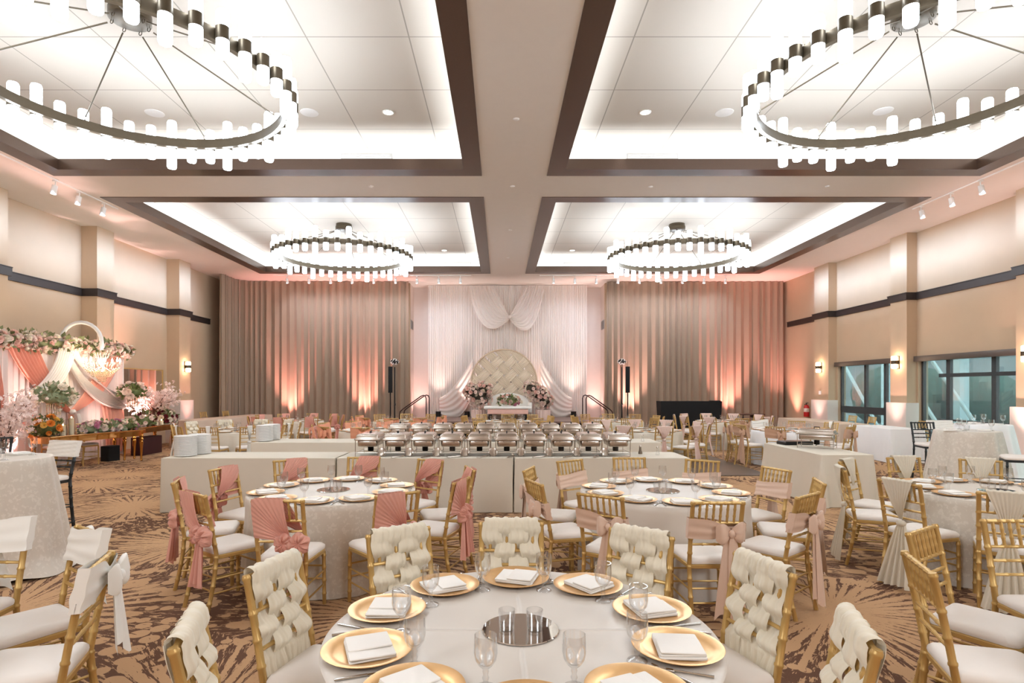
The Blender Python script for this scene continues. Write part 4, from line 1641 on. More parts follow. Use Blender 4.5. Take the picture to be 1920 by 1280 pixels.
def buffet():
    yf, yr = 8.38, 10.68
    names = ['first', 'second', 'third', 'fourth', 'fifth', 'sixth', 'seventh', 'eighth', 'ninth', 'tenth']
    for row, (yc, xs, nm) in enumerate(((yf, (-4.72, -2.28, 0.18, 2.64), 'front'), (yr, (-4.47, -2.02, 0.43, 2.88), 'rear'))):
        for k in range(3):
            cx = (xs[k] + xs[k + 1]) / 2
            o = drape_rect(xs[k + 1] - xs[k] - 0.03, 0.76, H, 70 + row * 3 + k, flare=0.004, corner=0.010, amp=0.006).build('buffet_table', M_linen, None, ang=50, loc=(cx, yc, 0))
            tag(o, 'long linen-draped buffet table, %s of three in the %s row' % (('left one', 'middle one', 'right one')[k], nm), 'table', 'buffet tables')
        for i in range(10):
            x = -1.885 + 0.395 * i + (0.03 if row else 0)
            place('chafer', chafer_maker, (x, yc + 0.02, H + 0.001), rnd.uniform(-.02, .02), 'covered steel chafing dish, %s from the left in the %s buffet row' % (names[i], nm), 'chafing dishes of the %s row' % nm)

    def rest():
        m = MB()
        m.lathe([(0.001, 0.0), (0.05, 0.0), (0.068, 0.010), (0.066, 0.012), (0.048, 0.004), (0.001, 0.004)], 24)
        m.v = [Matrix.Rotation(R(62), 4, 'X') @ p + Vector((0, 0, 0.058)) for p in m.v]
        return tag(m.build('serving_rest', M_steel), '', 'plate')
    for i in range(9):
        place('rest', rest, (-1.885 + 0.395 * (i + 0.5), yf - 0.20, H + 0.001), 0, 'round steel plate standing after the %s chafing dish of the front row' % names[i], 'round steel plates between chafing dishes')

    def tongs():
        m = MB()
        for s in (-1, 1):
            m.tube([(s * 0.004, -0.11, 0.012), (s * 0.022, 0.0, 0.012), (s * 0.010, 0.11, 0.010)], [0.006, 0.005, 0.011], 6)
        return tag(m.build('serving_tongs', M_steel), '', 'tongs')
    for i in range(10):
        place('tongs', tongs, (-1.885 + 0.395 * i + 0.05, yf - 0.33, H + 0.001), R(-50 + (i % 3) * 14), 'steel serving tongs lying before the %s chafing dish of the front row' % names[i], 'serving tongs')
    m = MB()
    # dinner plates: each plate of a stack is a thing of its own

    def plate():
        k = MB()
        k.lathe([(0.001, 0.0), (0.085, 0.0), (0.10, 0.004), (0.148, 0.0100), (0.150, 0.0135), (0.147, 0.0185), (0.10, 0.009), (0.085, 0.005), (0.001, 0.005)], 36)
        return tag(k.build('dinner_plate', mat('white_china', (240, 238, 234), 0.25, var=0.01)), '', 'plate')
    for (x, y, n, nm) in ((xat(348, 8.22), 8.22, 24, 'left stack on the front buffet table'), (xat(375, 8.5), 8.5, 24, 'right stack on the front buffet table'),
                          (xat(496, 10.55), 10.55, 24, 'left stack on the rear buffet table'), (xat(510, 10.85), 10.85, 24, 'right stack on the rear buffet table')):
        for i in range(n):
            place('plate', plate, (x + rnd.uniform(-.002, .002), y + rnd.uniform(-.002, .002), H + 0.001 + i * 0.0118), 0,
                  'white china plate in the %s' % nm if 0 < i < n - 1 else 'white china plate, %s of the %s' % ('bottom' if i == 0 else 'topmost', nm), 'plates in the %s' % nm)

    def shaker(top):
        def mk():
            t = thing('salt_shaker', '', 'shaker')
            k = MB()
            k.lathe([(0.001, 0), (0.03, 0.0), (0.03, 0.02), (0.018, 0.06), (0.016, 0.10)], 14, cap1=True)
            k.build('jar', M_glass if top else mat('pepper_jar', (120, 104, 86), 0.4), t)
            k = MB()
            k.lathe([(0.018, 0.098), (0.018, 0.112), (0.010, 0.125), (0.001, 0.127)], 14)
            k.build('cap', M_steel, t)
            return t
        return mk
    for (x, y, nm) in ((2.05, yf + 0.1, 'front'), (2.35, yr - 0.1, 'rear')):
        for k in range(2):
            place(('shaker', k), shaker(k), (x + 0.22 * k, y - 0.12 * k, H + 0.001), 0, '%s shaker at the bare right end of the %s buffet row' % (('dark', 'clear')[k], nm), 'shakers on the buffet')
    # the lone buffet table at right
    o = drape_rect(0.76, 1.83, H, 90, flare=0.03, corner=0.05, amp=0.02).build('buffet_table', M_linen, None, ang=50, loc=(5.03, 9.29, 0))
    tag(o, 'linen-draped table standing end-on at right with a single chafing dish', 'table', 'buffet tables')
    place('chafer', chafer_maker, (5.10, 9.32, H + 0.001), R(52), 'single steel chafing dish on the separate table at right', 'lone chafing dish')
    t = thing('hot_plate', 'flat black warming plate behind the single chafing dish at right', 'warmer', (5.05, 9.92, H + 0.001), R(8))
    m = MB()
    m.rbox(-0.26, 0.26, -0.13, 0.13, 0.0, 0.055, 0.015)
    m.build('body', M_black, t)
    m = MB()
    m.rbox(-0.25, 0.25, -0.12, 0.12, 0.053, 0.062, 0.012)
    m.build('top_plate', mat('dark_steel', (84, 80, 76), 0.3, 0.6), t)
    # long draped tables along the side walls
    for (x, y, l, rz, mt, lab) in ((9.35, 16.95, 3.4, 0, M_tanlinen, 'long tan-draped table by the right wall, farther of the two'), (9.4, 14.15, 1.6, 0, M_whitelinen, 'long table by the right wall, nearer one with white cloth over its end'),
                                   (-8.98, 19.0, 4.2, R(-8), M_tanlinen, 'long tan-draped table by the left wall before the curtain')):
        o = drape_rect(0.80, l, H + 0.02, int(x * 3 + 40), flare=0.03, corner=0.05).build('side_table', mt, None, ang=50, loc=(x, y, 0))
        o.rotation_euler = (0, 0, rz)
        tag(o, lab, 'table', 'long side tables')
    for i, (x, y, a, lab) in enumerate(((10.3, 17.1, 80, 'first from the curtain'), (10.35, 16.3, 75, 'second from the curtain'), (10.32, 14.2, 85, 'third from the curtain'), (10.3, 13.3, 80, 'nearest the cocktail tables'))):
        place(('chair', 'plain', True), chair_maker('plain', True), (x - 0.15, y, 0), R(a + 10), 'bare gold chair between the right wall and the side tables, %s' % lab, 'chairs along the right wall')
    for i, (x, y, lab) in enumerate(((-9.52, 20.55, 'farther one'), (-9.9, 19.75, 'nearer one'))):
        place(('chair', 'plain', True), chair_maker('plain', True), (x, y, 0), R(-95), 'bare gold chair behind the left side table by the curtain, %s' % lab, 'chairs along the left wall')


# ------------------------------------------------------------------ cocktail tables and bar stools
def stool_maker(sashed):
    def mk():
        t = thing('bar_stool', '', 'bar stool')
        chair_parts(t, 0.74, 1.13, M_blackchair, M_cushion)
        if sashed:
            m = MB()

            def fn(u, v):
                a = 2 * PI * u
                z = 0.975 + 0.17 * v
                x = 0.206 * max(-1, min(1, 1.25 * math.cos(a)))
                y = yback(z, 0.74, 1.13) + 0.026 * max(-1, min(1, 1.6 * math.sin(a))) + 0.004 * math.sin(v * 25 + x * 15)
                return (x, y, z)
            m.grid(fn, 48, 12)
            b = m.build('sash_band', M_white_satin, t)
            m = MB()
            rosette(m, (0.02, yback(1.07, 0.74, 1.13) - 0.05, 1.07), 0.05, 3)
            m.build('sash_bow', M_white_satin, t)
        return t
    return mk


def cocktail():
    for (x, y, s, lab, mt) in ((-4.72, 5.42, 1, 'tall square-cloth cocktail table in patterned damask at the left photo edge', M_damask), (7.22, 8.95, 2, 'tall cocktail table in patterned damask at right, before the windows', M_damask),
                               (8.80, 10.55, 3, 'tall white-clothed cocktail table at right, closer to the windows', M_whitelinen)):
        o = drape_round(0.42, 1.07, 130 + s, n=7, amp=0.05, flare=0.16, puddle=0.10).build('cocktail_table', mt, None, ang=60, loc=(x, y, 0))
        tag(o, lab, 'cocktail table', 'tall cocktail tables')
    place(('stool', 1), stool_maker(True), (-4.88, 6.12, 0), R(165), 'black bar stool with white sash, behind the left cocktail table', 'black bar stools')
    place(('stool', 0), stool_maker(False), (-6.05, 6.75, 0), R(200), 'bare black bar stool at the left photo edge, beyond the cocktail table', 'black bar stools')
    place(('stool', 0), stool_maker(False), (7.38, 9.9, 0), R(172), 'bare black bar stool left of the right cocktail tables', 'black bar stools')
    place(('stool', 1), stool_maker(True), (7.9, 10.2, 0), R(170), 'black bar stool with white sash between the two right cocktail tables', 'black bar stools')
    place(('stool', 0), stool_maker(False), (7.22, 8.02, 0), R(60), 'bare black bar stool cut by the right photo edge', 'black bar stools')

    def setting(c, lab, seats):
        for k, a in enumerate(seats):
            u = Vector((math.sin(R(a)), math.cos(R(a)), 0))
            p = Vector((c[0], c[1], 1.071)) + u * 0.24
            place('goblet', goblet_maker, (p.x + 0.07, p.y, p.z), 0, 'water goblet on %s, %s' % (lab, ('one side', 'other side', 'third side', 'fourth side')[k]), 'goblets on ' + lab)
            q = Vector((c[0], c[1], 1.071)) + u * 0.27 + Vector((-0.09, 0, 0))
            place('napkin', napkin_maker, (q.x, q.y, q.z), R(-a), 'folded napkin on %s, %s' % (lab, ('one side', 'other side', 'third side', 'fourth side')[k]), 'napkins on ' + lab)
        place('votive', votive_maker, (c[0], c[1], 1.072), 0, 'glass candle cup at the middle of %s' % lab, 'cocktail table candles')
    setting((-4.72, 5.42), 'the left cocktail table', (20, 140, 260))
    setting((7.22, 8.95), 'the damask cocktail table at right', (0, 120, 240))
    setting((8.80, 10.55), 'the white cocktail table at right', (30, 150, 270))
# ------------------------------------------------------------------ flowers
def rose(m, c, r, d, rr, rings=3):
    """a rose: rings of cupped petals round the direction d"""
    d = Vector(d).normalized()
    q = d.to_track_quat('Z', 'Y').to_matrix().to_4x4()
    M = Matrix.Translation(c) @ q @ Matrix.Rotation(rr.uniform(0, 6), 4, 'Z')
    for k in range(rings):
        n = (3, 5, 6)[k]
        ro = r * (0.38, 0.70, 1.0)[k]
        hh = r * (0.85, 0.72, 0.42)[k]
        for i in range(n):
            a = 2 * PI * (i + 0.5 * k) / n
            w = 2 * PI / n * 0.62
            vs = []
            for v in (0.0, 0.55, 1.0):
                for u in (-1, 0, 1):
                    aa = a + u * w * (0.5 + 0.5 * min(1, v * 1.6)) * (0.75 if v == 1.0 else 1)
                    rad = ro * (0.25 + 0.75 * v ** 0.6) * (1 + 0.05 * (u == 0))
                    vs.append((rad * math.cos(aa), rad * math.sin(aa), hh * v - 0.15 * r + (0.05 * r if u == 0 and v == 1 else 0)))
            m.add(vs, [(0, 1, 4, 3), (1, 2, 5, 4), (3, 4, 7, 6), (4, 5, 8, 7)], M)


def blossom(m, c, r, d, rr):
    """a small open flower of five petals"""
    d = Vector(d).normalized()
    M = Matrix.Translation(c) @ d.to_track_quat('Z', 'Y').to_matrix().to_4x4() @ Matrix.Rotation(rr.uniform(0, 6), 4, 'Z')
    for i in range(5):
        a = 2 * PI * i / 5
        p = [(0, 0, 0)] + [(r * k * math.cos(a + t), r * k * math.sin(a + t), r * h) for k, t, h in ((0.6, -0.55, 0.2), (1.0, -0.25, 0.35), (1.0, 0.25, 0.35), (0.6, 0.55, 0.2))]
        m.add(p, [(0, 1, 2, 3), (0, 3, 4)], M)


def leaf(m, c, l, d, rr):
    d = Vector(d).normalized()
    M = Matrix.Translation(c) @ d.to_track_quat('Y', 'Z').to_matrix().to_4x4() @ Matrix.Rotation(rr.uniform(0, 6), 4, 'Y')
    w = l * 0.32
    m.add([(0, 0, 0), (-w, l * 0.45, l * 0.06), (0, l * 0.5, -l * 0.03), (w, l * 0.45, l * 0.06), (0, l, -l * 0.08)], [(0, 2, 1), (0, 3, 2), (1, 2, 4), (2, 3, 4)], M)


P_IVORY = mat('petal_ivory', (244, 232, 214), 0.7, var=0.05, trans=0.15)
P_PINK = mat('petal_pink', (246, 206, 192), 0.7, var=0.08, trans=0.15)
P_BLUSH = mat('petal_blush', (252, 228, 216), 0.7, var=0.06, trans=0.2)
P_PURPLE = mat('petal_mauve', (206, 136, 158), 0.7, var=0.1, trans=0.1)
P_ORANGE = mat('petal_orange', (244, 160, 70), 0.7, var=0.1, trans=0.1)
P_YELLOW = mat('petal_yellow', (246, 206, 110), 0.7, var=0.1, trans=0.1)
P_RED = mat('petal_burgundy', (112, 22, 36), 0.7, var=0.15)
P_LEAF = mat('leaf_green', (112, 122, 72), 0.6, var=0.25, scale=20)
P_SAGE = mat('leaf_sage', (152, 162, 126), 0.65, var=0.2, scale=20)
P_DARK = mat('leaf_dark', (62, 54, 40), 0.7, var=0.25, scale=20)
P_BRANCH = mat('branch_bark', (96, 62, 46), 0.8, var=0.2)
M_acryl = thin_glass('acrylic', (252, 248, 246), 0.10, 0.6)


def bouquet(t, c, rad, roses, leaves, seed, rs=0.05, low=-0.35):
    """rose and leaf parts on an ellipsoid round c; ROSES: [(material, count)], LEAVES: (material, count, length)"""
    rr = random.Random(seed)

    def rp(k=1.0):
        while True:
            v = Vector((rr.uniform(-1, 1), rr.uniform(-1, 1), rr.uniform(low, 1)))
            if 0.05 < v.length <= 1:
                v.normalize()
                return v, Vector((c[0] + v.x * rad[0] * k, c[1] + v.y * rad[1] * k, c[2] + v.z * rad[2] * k))
    for mt, n in roses:
        m = MB()
        for _ in range(n):
            v, p = rp(rr.uniform(0.82, 1.02))
            rose(m, p, rs * rr.uniform(0.75, 1.2), v, rr)
        m.build('blossoms', mt, t, ang=180)
    mt, n, l = leaves
    m = MB()
    for _ in range(n):
        v, p = rp(rr.uniform(0.5, 0.88))
        leaf(m, p, l * rr.uniform(0.6, 1.3), v + Vector((rr.uniform(-.5, .5), rr.uniform(-.5, .5), rr.uniform(-.3, .5))), rr)
    m.ball(c, 1.0, 12, sq=(rad[0] * 0.6, rad[1] * 0.6, rad[2] * 0.55))
    m.build('foliage', mt, t, ang=180)


def stage():
    zs = 0.617
    x0, x1, y0, y1 = -2.75, 3.15, 19.3, 22.6
    t = thing('stage_platform', 'low black-skirted stage with a brown deck under the round screen', 'stage', (0.2, 21, 0))
    m = MB()
    m.box(x0 - .2, x1 - .2, y0 - 21, y1 - 21, zs - 0.06, zs)
    m.build('deck', mat('stage_deck', (118, 92, 82), 0.32, var=0.08), t, smooth=False)
    pleated([(x0 - .2, y0 - 21 + 0.03), (x1 - .2, y0 - 21 + 0.03)], 0.0, zs - 0.06, 0.16, 0.02, 5, nz=2).build('skirt', M_blackcloth, t)
    m = MB()
    m.box(x0 - .17, x0 - .13, y0 - 20.9, y1 - 21, 0, zs - 0.06)
    m.box(x1 - .27, x1 - .23, y0 - 20.9, y1 - 21, 0, zs - 0.06)
    m.build('side_skirt', M_blackcloth, t, smooth=False)
    # steps with handrails at both ends
    for sg, xe, lab in ((-1, x0, 'left'), (1, x1, 'right')):
        t = thing('stage_steps', 'short stage steps with paired dark handrails at the %s end of the stage' % lab, 'steps', (xe, 20.9, 0))
        for k in range(3):
            m = MB()
            a, b = sg * (0.02 + 0.3 * k), sg * (0.32 + 0.3 * k)
            m.box(min(a, b), max(a, b), -0.5, 0.5, 0, 0.46 - 0.154 * k)
            m.build('tread', M_black, t, smooth=False)
        for y in (-0.45, 0.45):
            m = MB()
            zt = 0.86
            pts = [(-sg * 0.12, y, zs + 0.004), (-sg * 0.12, y, zs + zt - 0.12), (-sg * 0.09, y, zs + zt - 0.03), (-sg * 0.02, y, zs + zt), (sg * 0.06, y, zs + zt - 0.03), (sg * 0.72, y, 0.98), (sg * 0.80, y, 0.90), (sg * 0.82, y, 0.80), (sg * 0.82, y, 0.0)]
            m.tube(pts, 0.02, 8)
            m.build('handrail', mat('rail_brown', (58, 34, 32), 0.35, 0.4), t)
    # round screen
    Y = 21.6
    cx, cz, r_ = xat(945, Y), zat(716.5, Y), 61.5 * Y / FPX
    t = thing('round_screen', 'large round beige hoop screen with woven cloth bands on the stage', 'backdrop', (cx, Y, 0))
    m = MB()
    m.tube([(r_ * math.cos(2 * PI * i / 64), 0, cz + r_ * math.sin(2 * PI * i / 64)) for i in range(64)], 0.032, 8, closed=True)
    m.build('hoop', mat('hoop_tan', (202, 178, 150), 0.6), t)
    for sx in (-0.45, 0.45):
        m = MB()
        m.box(sx - 0.05, sx + 0.05, -0.2, 0.2, zs, cz - math.sqrt(r_ * r_ - sx * sx) + 0.02)
        m.build('foot', mat('hoop_tan', (202, 178, 150), 0.6), t)
    mb2 = mat('screen_band_dark', (212, 191, 166), 0.75, var=0.06, scale=3)
    mb = mat('screen_band', (222, 202, 178), 0.75, var=0.06, scale=3)
    for s in (-1, 1):
        for k in range(-3, 4):
            off = k * 0.36
            half = math.sqrt(max(0.01, (r_ - 0.02) ** 2 - off * off))
            if (k + (s > 0)) % 2 == 0 and abs(k) > 2:
                continue
            m = MB()

            def fn(u, v, s=s, off=off, half=half, k=k):
                w = off + (u - 0.5) * 0.30
                hl = math.sqrt(max(0.0, (r_ - 0.03) ** 2 - w * w))
                l = (2 * v - 1) * hl
                a = R(45) * s
                x = l * math.cos(a) - w * math.sin(a)
                z = l * math.sin(a) + w * math.cos(a)
                y = 0.030 * s * math.cos(PI * l / 0.36 + k * PI) + 0.006 * math.sin(u * 2 * PI * 6)
                return (x, y, cz + z)
            m.grid(fn, 24, 30)
            m.build('cloth_band', mb if s > 0 else mb2, t)
    # settee
    Y = 20.9
    cx = xat(953, Y)
    t = thing('settee', 'white settee with a rounded back in front of the round screen', 'sofa', (cx, Y, zs))
    m = MB()
    W = 0.78

    def back(u, v):
        a = PI * u
        x = -W * math.cos(a)
        top = 0.42 + 0.52 * math.sin(a) ** 0.7
        z = 0.35 + (top - 0.35) * min(1, v / 0.48) if v < 0.48 else top if v < 0.52 else top - (top - 0.35) * (v - 0.52) / 0.48
        y = 0.20 + (-0.05 if v < 0.5 else 0.05)
        return (x, y, z)
    m.grid(back, 36, 25)
    m.build('backrest', M_white_satin, t)
    m = MB()
    m.rbox(-W, W, -0.35, 0.22, 0.24, 0.44, 0.06)
    m.build('seat', M_white_satin, t)
    for s in (-1, 1):
        m = MB()
        m.rbox(s * W - 0.07, s * W + 0.07, -0.36, 0.2, 0.24, 0.60, 0.06)
        m.build('armrest', M_white_satin, t)
        for y in (-0.3, 0.15):
            m = MB()
            m.tube([(s * 0.65, y, 0), (s * 0.65, y, 0.24)], [0.015, 0.025], 8)
            m.build('leg', M_gold, t)
    Y = 20.05
    cx = xat(952, Y)
    zt = zat(761, Y)
    hw = 44.5 * Y / FPX
    t = thing('coffee_table', 'low white and pink table with dark legs in front of the settee', 'coffee table', (cx, Y, zs))
    m = MB()
    m.rbox(-hw, hw, -0.3, 0.3, zt - zs - 0.09, zt - zs, 0.03)
    m.build('tabletop', M_white_satin, t)
    m = MB()
    m.rbox(-hw * .85, hw * .85, -0.26, 0.26, zt - zs - 0.27, zt - zs - 0.09, 0.02)
    m.build('apron', mat('pink_upholstery', (232, 186, 170), 0.6), t)
    for sx in (-1, 1):
        for sy in (-1, 1):
            m = MB()
            m.tube([(sx * hw * .72, sy * 0.2, 0), (sx * hw * .74, sy * 0.2, 0.09), (sx * hw * .72, sy * 0.2, zt - zs - 0.26)], [0.02, 0.06, 0.05], 8)
            m.build('leg', M_black, t)
    t = thing('flower_arrangement', 'low rose and eucalyptus arrangement lying on the white coffee table', 'flowers', (xat(953, Y), Y, zt))
    bouquet(t, (0, -0.05, 0.16), (0.45, 0.22, 0.26), [(P_IVORY, 26), (P_PINK, 14), (P_PURPLE, 8)], (P_LEAF, 130, 0.10), 1, 0.062)
    # flower clouds on pedestals
    for (side, pts, lab) in (('left', ((896, 738, 27), (884, 733, 15), (908, 728, 15), (905, 750, 17)), 'left'), ('right', ((996, 728, 16), (1012, 740, 18), (1022, 750, 16), (1016, 757, 15)), 'right')):
        Y = 20.6
        cx = xat(sum(p[0] for p in pts) / 4, Y)
        px_ped = 898 if side == 'left' else 1018
        t = thing('pedestal', 'pleated blush cloth pedestal at the %s of the settee' % lab, 'pedestal', (xat(px_ped, Y), Y, zs))
        m = MB()
        n = 60
        m.loft([[((0.26 + 0.015 * math.sin(15 * 2 * PI * j / n)) * math.cos(2 * PI * j / n), (0.26 + 0.015 * math.sin(15 * 2 * PI * j / n)) * math.sin(2 * PI * j / n), z) for j in range(n)] for z in (0, zat(768, Y) - zs)], True, True)
        m.build('pleated_body', M_paleblush, t)
        t = thing('flower_arrangement', 'tall cloud of pink and cream roses at the %s of the settee' % lab, 'flowers', (xat(px_ped, Y), Y, zat(768, Y)))
        for k, (px, py, rp) in enumerate(pts):
            bouquet(t, (xat(px, Y) - xat(px_ped, Y), 0, zat(py, Y) - zat(768, Y)), (rp * Y / FPX, 0.24, rp * 0.95 * Y / FPX), [(P_BLUSH, 30), (P_PINK, 12), (P_IVORY, 14)], (P_DARK, 45, 0.065), 10 + k, 0.068, low=-1)
    # speaker columns and effect lights
    for (pxs, pxl, lab, Yq) in ((732, 740, 'left', 20.4), (1177, 1166, 'right', 20.4)):
        x = xat(pxs, Yq)
        t = thing('column_speaker', 'slim black column speaker on a pole beside the %s stage steps' % lab, 'speaker', (x, Yq, 0))
        m = MB()
        m.lathe([(0.20, 0), (0.20, 0.02), (0.02, 0.04)], 20, cap0=True)
        m.build('base', M_black, t)
        m = MB()
        m.tube([(0, 0, 0.02), (0, 0, zat(735, Yq))], 0.022, 8)
        m.build('pole', M_black, t)
        m = MB()
        m.rbox(-0.065, 0.065, -0.07, 0.07, zat(736, Yq), zat(687, Yq), 0.01)
        m.build('speaker_body', M_blackcloth, t)
        Yl = 21.75
        x = xat(pxl, Yl)
        t = thing('effect_light', 'ball-shaped effect light on a thin black stand by the %s stage steps' % lab, 'stage light', (x, Yl, 0))
        m = MB()
        m.tube([(0, 0, 0), (0, 0, zat(688, Yl))], 0.026, 8)
        m.tube([(0.04, 0, zat(758, Yl)), (0, 0, zat(758, Yl))], 0.04, 8)
        m.build('stand', M_black, t)
        zc = zat(678, Yl)
        m = MB()
        for k in range(3):
            a = 2 * PI * k / 3
            m.tube([(0, 0, 0.5), (0.28 * math.cos(a), 0.28 * math.sin(a), 0.0)], 0.014, 6)
        m.build('tripod_foot', M_black, t)
        m = MB()
        m.ball((0, 0, zc), 0.15, 16, sq=(1.05, 0.9, 0.75))
        h = m.build('light_head', M_black, t)
        m = MB()
        rr = random.Random(3)
        for _ in range(46):
            v = Vector((rr.gauss(0, 1), rr.gauss(0, 1), rr.gauss(0, 1))).normalized()
            m.ball((v.x * 0.155, v.y * 0.135, zc + v.z * 0.112), 0.021, 6)
        m.build('lens_cluster', mat('lens_white', (226, 220, 214), 0.2), h)
    # booth and small table
    Y = 19.4
    xa, xb = xat(1238, Y), xat(1353, Y)
    t = thing('dj_booth', 'black cloth-covered booth standing before the right curtain', 'booth', ((xa + xb) / 2, Y, 0))
    w = (xb - xa) / 2
    zt = zat(752, Y)
    m = MB()
    m.loft([[(-w * .93, -0.05, 0), (w * .93, -0.05, 0), (w * .93, 0.5, 0), (-w * .93, 0.5, 0)], [(-w, -0.05, zt), (w, -0.05, zt - 0.0), (w, 0.5, zt), (-w, 0.5, zt)]], True, True)
    m.build('front_cloth', M_blackcloth, t, smooth=False)
    m = MB()
    m.rbox(w * .72, w, 0.05, 0.4, zt, zt + 0.02, 0.01)
    m.build('top_shelf', M_black, t)
    Y = 20.6
    t = thing('equipment_table', 'small dark equipment table before the right curtain, beyond the round tables', 'table', (xat(1408, Y), Y, 0))
    m = MB()
    m.rbox(-0.40, 0.40, -0.25, 0.25, 0.78, 0.82, 0.015)
    m.build('tabletop', mat('dark_wood', (82, 58, 48), 0.4), t)
    m = MB()
    m.rbox(0.05, 0.36, -0.2, 0.2, 0.68, 0.78, 0.015)
    m.build('drawer_box', M_black, t)
    for sx in (-1, 1):
        for sy in (-1, 1):
            m = MB()
            m.tube([(sx * 0.36, sy * 0.2, 0), (sx * 0.36, sy * 0.2, 0.78)], 0.018, 8)
            m.build('leg', M_black, t)


# ------------------------------------------------------------------ wedding corner at left
def wedding():
    XB = -9.85
    O = Vector((XB, 13.05, 0))

    def Pw(px, py, out=0.0):
        x = XB + out
        y = FPX * x / (px - U0)
        return Vector((x - O.x, y - O.y, CH - (py - V0) * y / FPX))
    t = thing('draped_backdrop', 'coral and white draped wedding backdrop along the left wall', 'backdrop drape', O)
    p = pleated([(0.0, -4.2), (0.0, 2.05)], 0.03, 2.62, 0.13, 0.022, 12, nz=8, flare=0.02)
    p.build('drape_panel', mat('backdrop_sheer', (240, 222, 212), 0.8, var=0.02, trans=0.2), t)
    m = MB()
    for y in (-4.25, 2.09):
        m.tube([(-0.04, y, 0), (-0.04, y, 2.68)], 0.02, 8)
    m.tube([(-0.04, -4.25, 2.66), (-0.04, 2.09, 2.66)], 0.02, 8)
    m.build('frame_pipe', M_white, t)

    def swag(A, B, C, D, E, F, mt, out, folds=8, nm='swag'):
        """cloth whose two edges are the curves A-B-C and D-E-F"""
        m = MB()
        A, B, C, D, E, F = [Pw(q[0], q[1]) for q in (A, B, C, D, E, F)]

        def fn(u, v):
            a, b, c = A.lerp(D, u), B.lerp(E, u), C.lerp(F, u)
            q = a * (1 - v) ** 2 + b * 2 * v * (1 - v) + c * v * v
            q.x += out + 0.028 * math.sin(u * 2 * PI * folds) + 0.05 * math.sin(PI * v)
            return q
        m.grid(fn, 80, 26)
        m.build(nm, mt, t)
    mc = mat('coral_sheer', (242, 172, 148), 0.75, var=0.04, trans=0.2, sheen=0.2)
    mw = mat('white_sheer', (246, 238, 230), 0.75, var=0.02, trans=0.2, sheen=0.2)
    # coral from the upper corners to the knot at the middle
    swag((66, 650), (84, 715), (126, 768), (6, 640), (36, 735), (128, 776), mc, 0.05)
    swag((192, 654), (168, 712), (130, 768), (226, 656), (200, 745), (128, 776), mc, 0.05)
    swag((-60, 650), (-30, 720), (2, 800), (-10, 650), (-5, 720), (6, 812), mc, 0.05)
    # white crossing over it
    swag((100, 652), (80, 720), (-10, 770), (134, 652), (112, 745), (-10, 795), mw, 0.12)
    swag((118, 652), (150, 725), (229, 742), (134, 652), (140, 700), (229, 762), mw, 0.12)
    swag((118, 652), (140, 735), (229, 750), (108, 652), (146, 775), (229, 766), mw, 0.10)
    # loose coral tails below
    swag((8, 815), (30, 805), (62, 768), (4, 780), (30, 790), (40, 765), mc, 0.07, 6)
    swag((184, 752), (186, 775), (196, 845), (229, 768), (226, 790), (226, 845), mc, 0.04, 6)
    swag((120, 775), (122, 800), (124, 848), (133, 775), (133, 800), (136, 846), mc, 0.06, 3, 'tail')
    swag((140, 775), (141, 800), (142, 845), (146, 775), (147, 800), (150, 845), mw, 0.04, 3, 'tail')
    m = MB()
    m.ball(Pw(128, 772) + Vector((0.10, 0, 0)), 0.07, 10)
    m.build('knot', mw, t)
    # garland on top
    t = thing('flower_garland', 'long garland of pink and ivory roses along the top of the wedding backdrop', 'garland', (XB + 0.02, 13.05, 2.66))
    rr = random.Random(4)
    ms = {P_PINK: MB(), P_IVORY: MB(), P_BLUSH: MB()}
    lf = MB()
    for _ in range(520):
        a = rr.uniform(0, 2 * PI)
        y = rr.uniform(-4.3, 2.25)
        k = 0.6 + 0.4 * rr.random()
        d = Vector((math.cos(a), rr.uniform(-.4, .4), math.sin(a)))
        rose(rr.choice(list(ms.values())), Vector((0.13 * k * math.cos(a) + 0.02, y, 0.04 + 0.19 * k * math.sin(a))), rr.uniform(0.045, 0.085), d, rr)
    for _ in range(420):
        a = rr.uniform(0, 2 * PI)
        leaf(lf, Vector((0.10 * math.cos(a), rr.uniform(-4.3, 2.2), 0.04 + 0.17 * math.sin(a))), rr.uniform(0.08, 0.16), (math.cos(a), rr.uniform(-1, 1), math.sin(a)), rr)
    lf.tube([(0.02, -4.3, 0.03), (0.02, 2.2, 0.03)], 0.09, 8)
    for mt, mb in ms.items():
        mb.build('blossoms', mt, t, ang=180)
    lf.build('foliage', mat('garland_leaf', (122, 124, 78), 0.65, var=0.2), t, ang=180)
    # arch stand with the crystal chandelier
    Yc = 13.15
    xc = xat(191, Yc)
    xs = xat(113, 13.15)
    t = thing('arched_stand', 'white arched stand rising over the flower garland at left', 'stand', (xs, Yc, 0))
    m = MB()
    rad = (xc - xs) / 2
    zt = zat(604, Yc) - rad
    pts = [(0, 0, 0.02), (0, 0, 1.0), (0, 0, zt)] + [(rad - rad * math.cos(R(a)), 0, zt + rad * math.sin(R(a))) for a in range(15, 181, 15)] + [(2 * rad, 0, zt - 0.12)]
    m.tube(pts, 0.042, 10)
    m.build('arch_pole', M_white, t)
    m = MB()
    m.lathe([(0.24, 0), (0.24, 0.02), (0.05, 0.04)], 24, cap0=True)
    m.build('base', M_white, t)
    t = thing('crystal_chandelier', 'glowing crystal chandelier hanging from the white arch at left', 'chandelier', (xc, Yc, 0))
    z0 = zat(678, Yc)
    m = MB()
    m.tube([(0, 0, zt - 0.12), (0, 0, z0 - 0.05)], 0.012, 8)
    m.lathe([(0.02, -0.18), (0.06, -0.12), (0.03, -0.04), (0.07, 0.05), (0.02, 0.2), (0.05, 0.32), (0.02, 0.36)], 16, (0, 0, z0 - 0.05))
    m.build('stem', M_acryl, t)
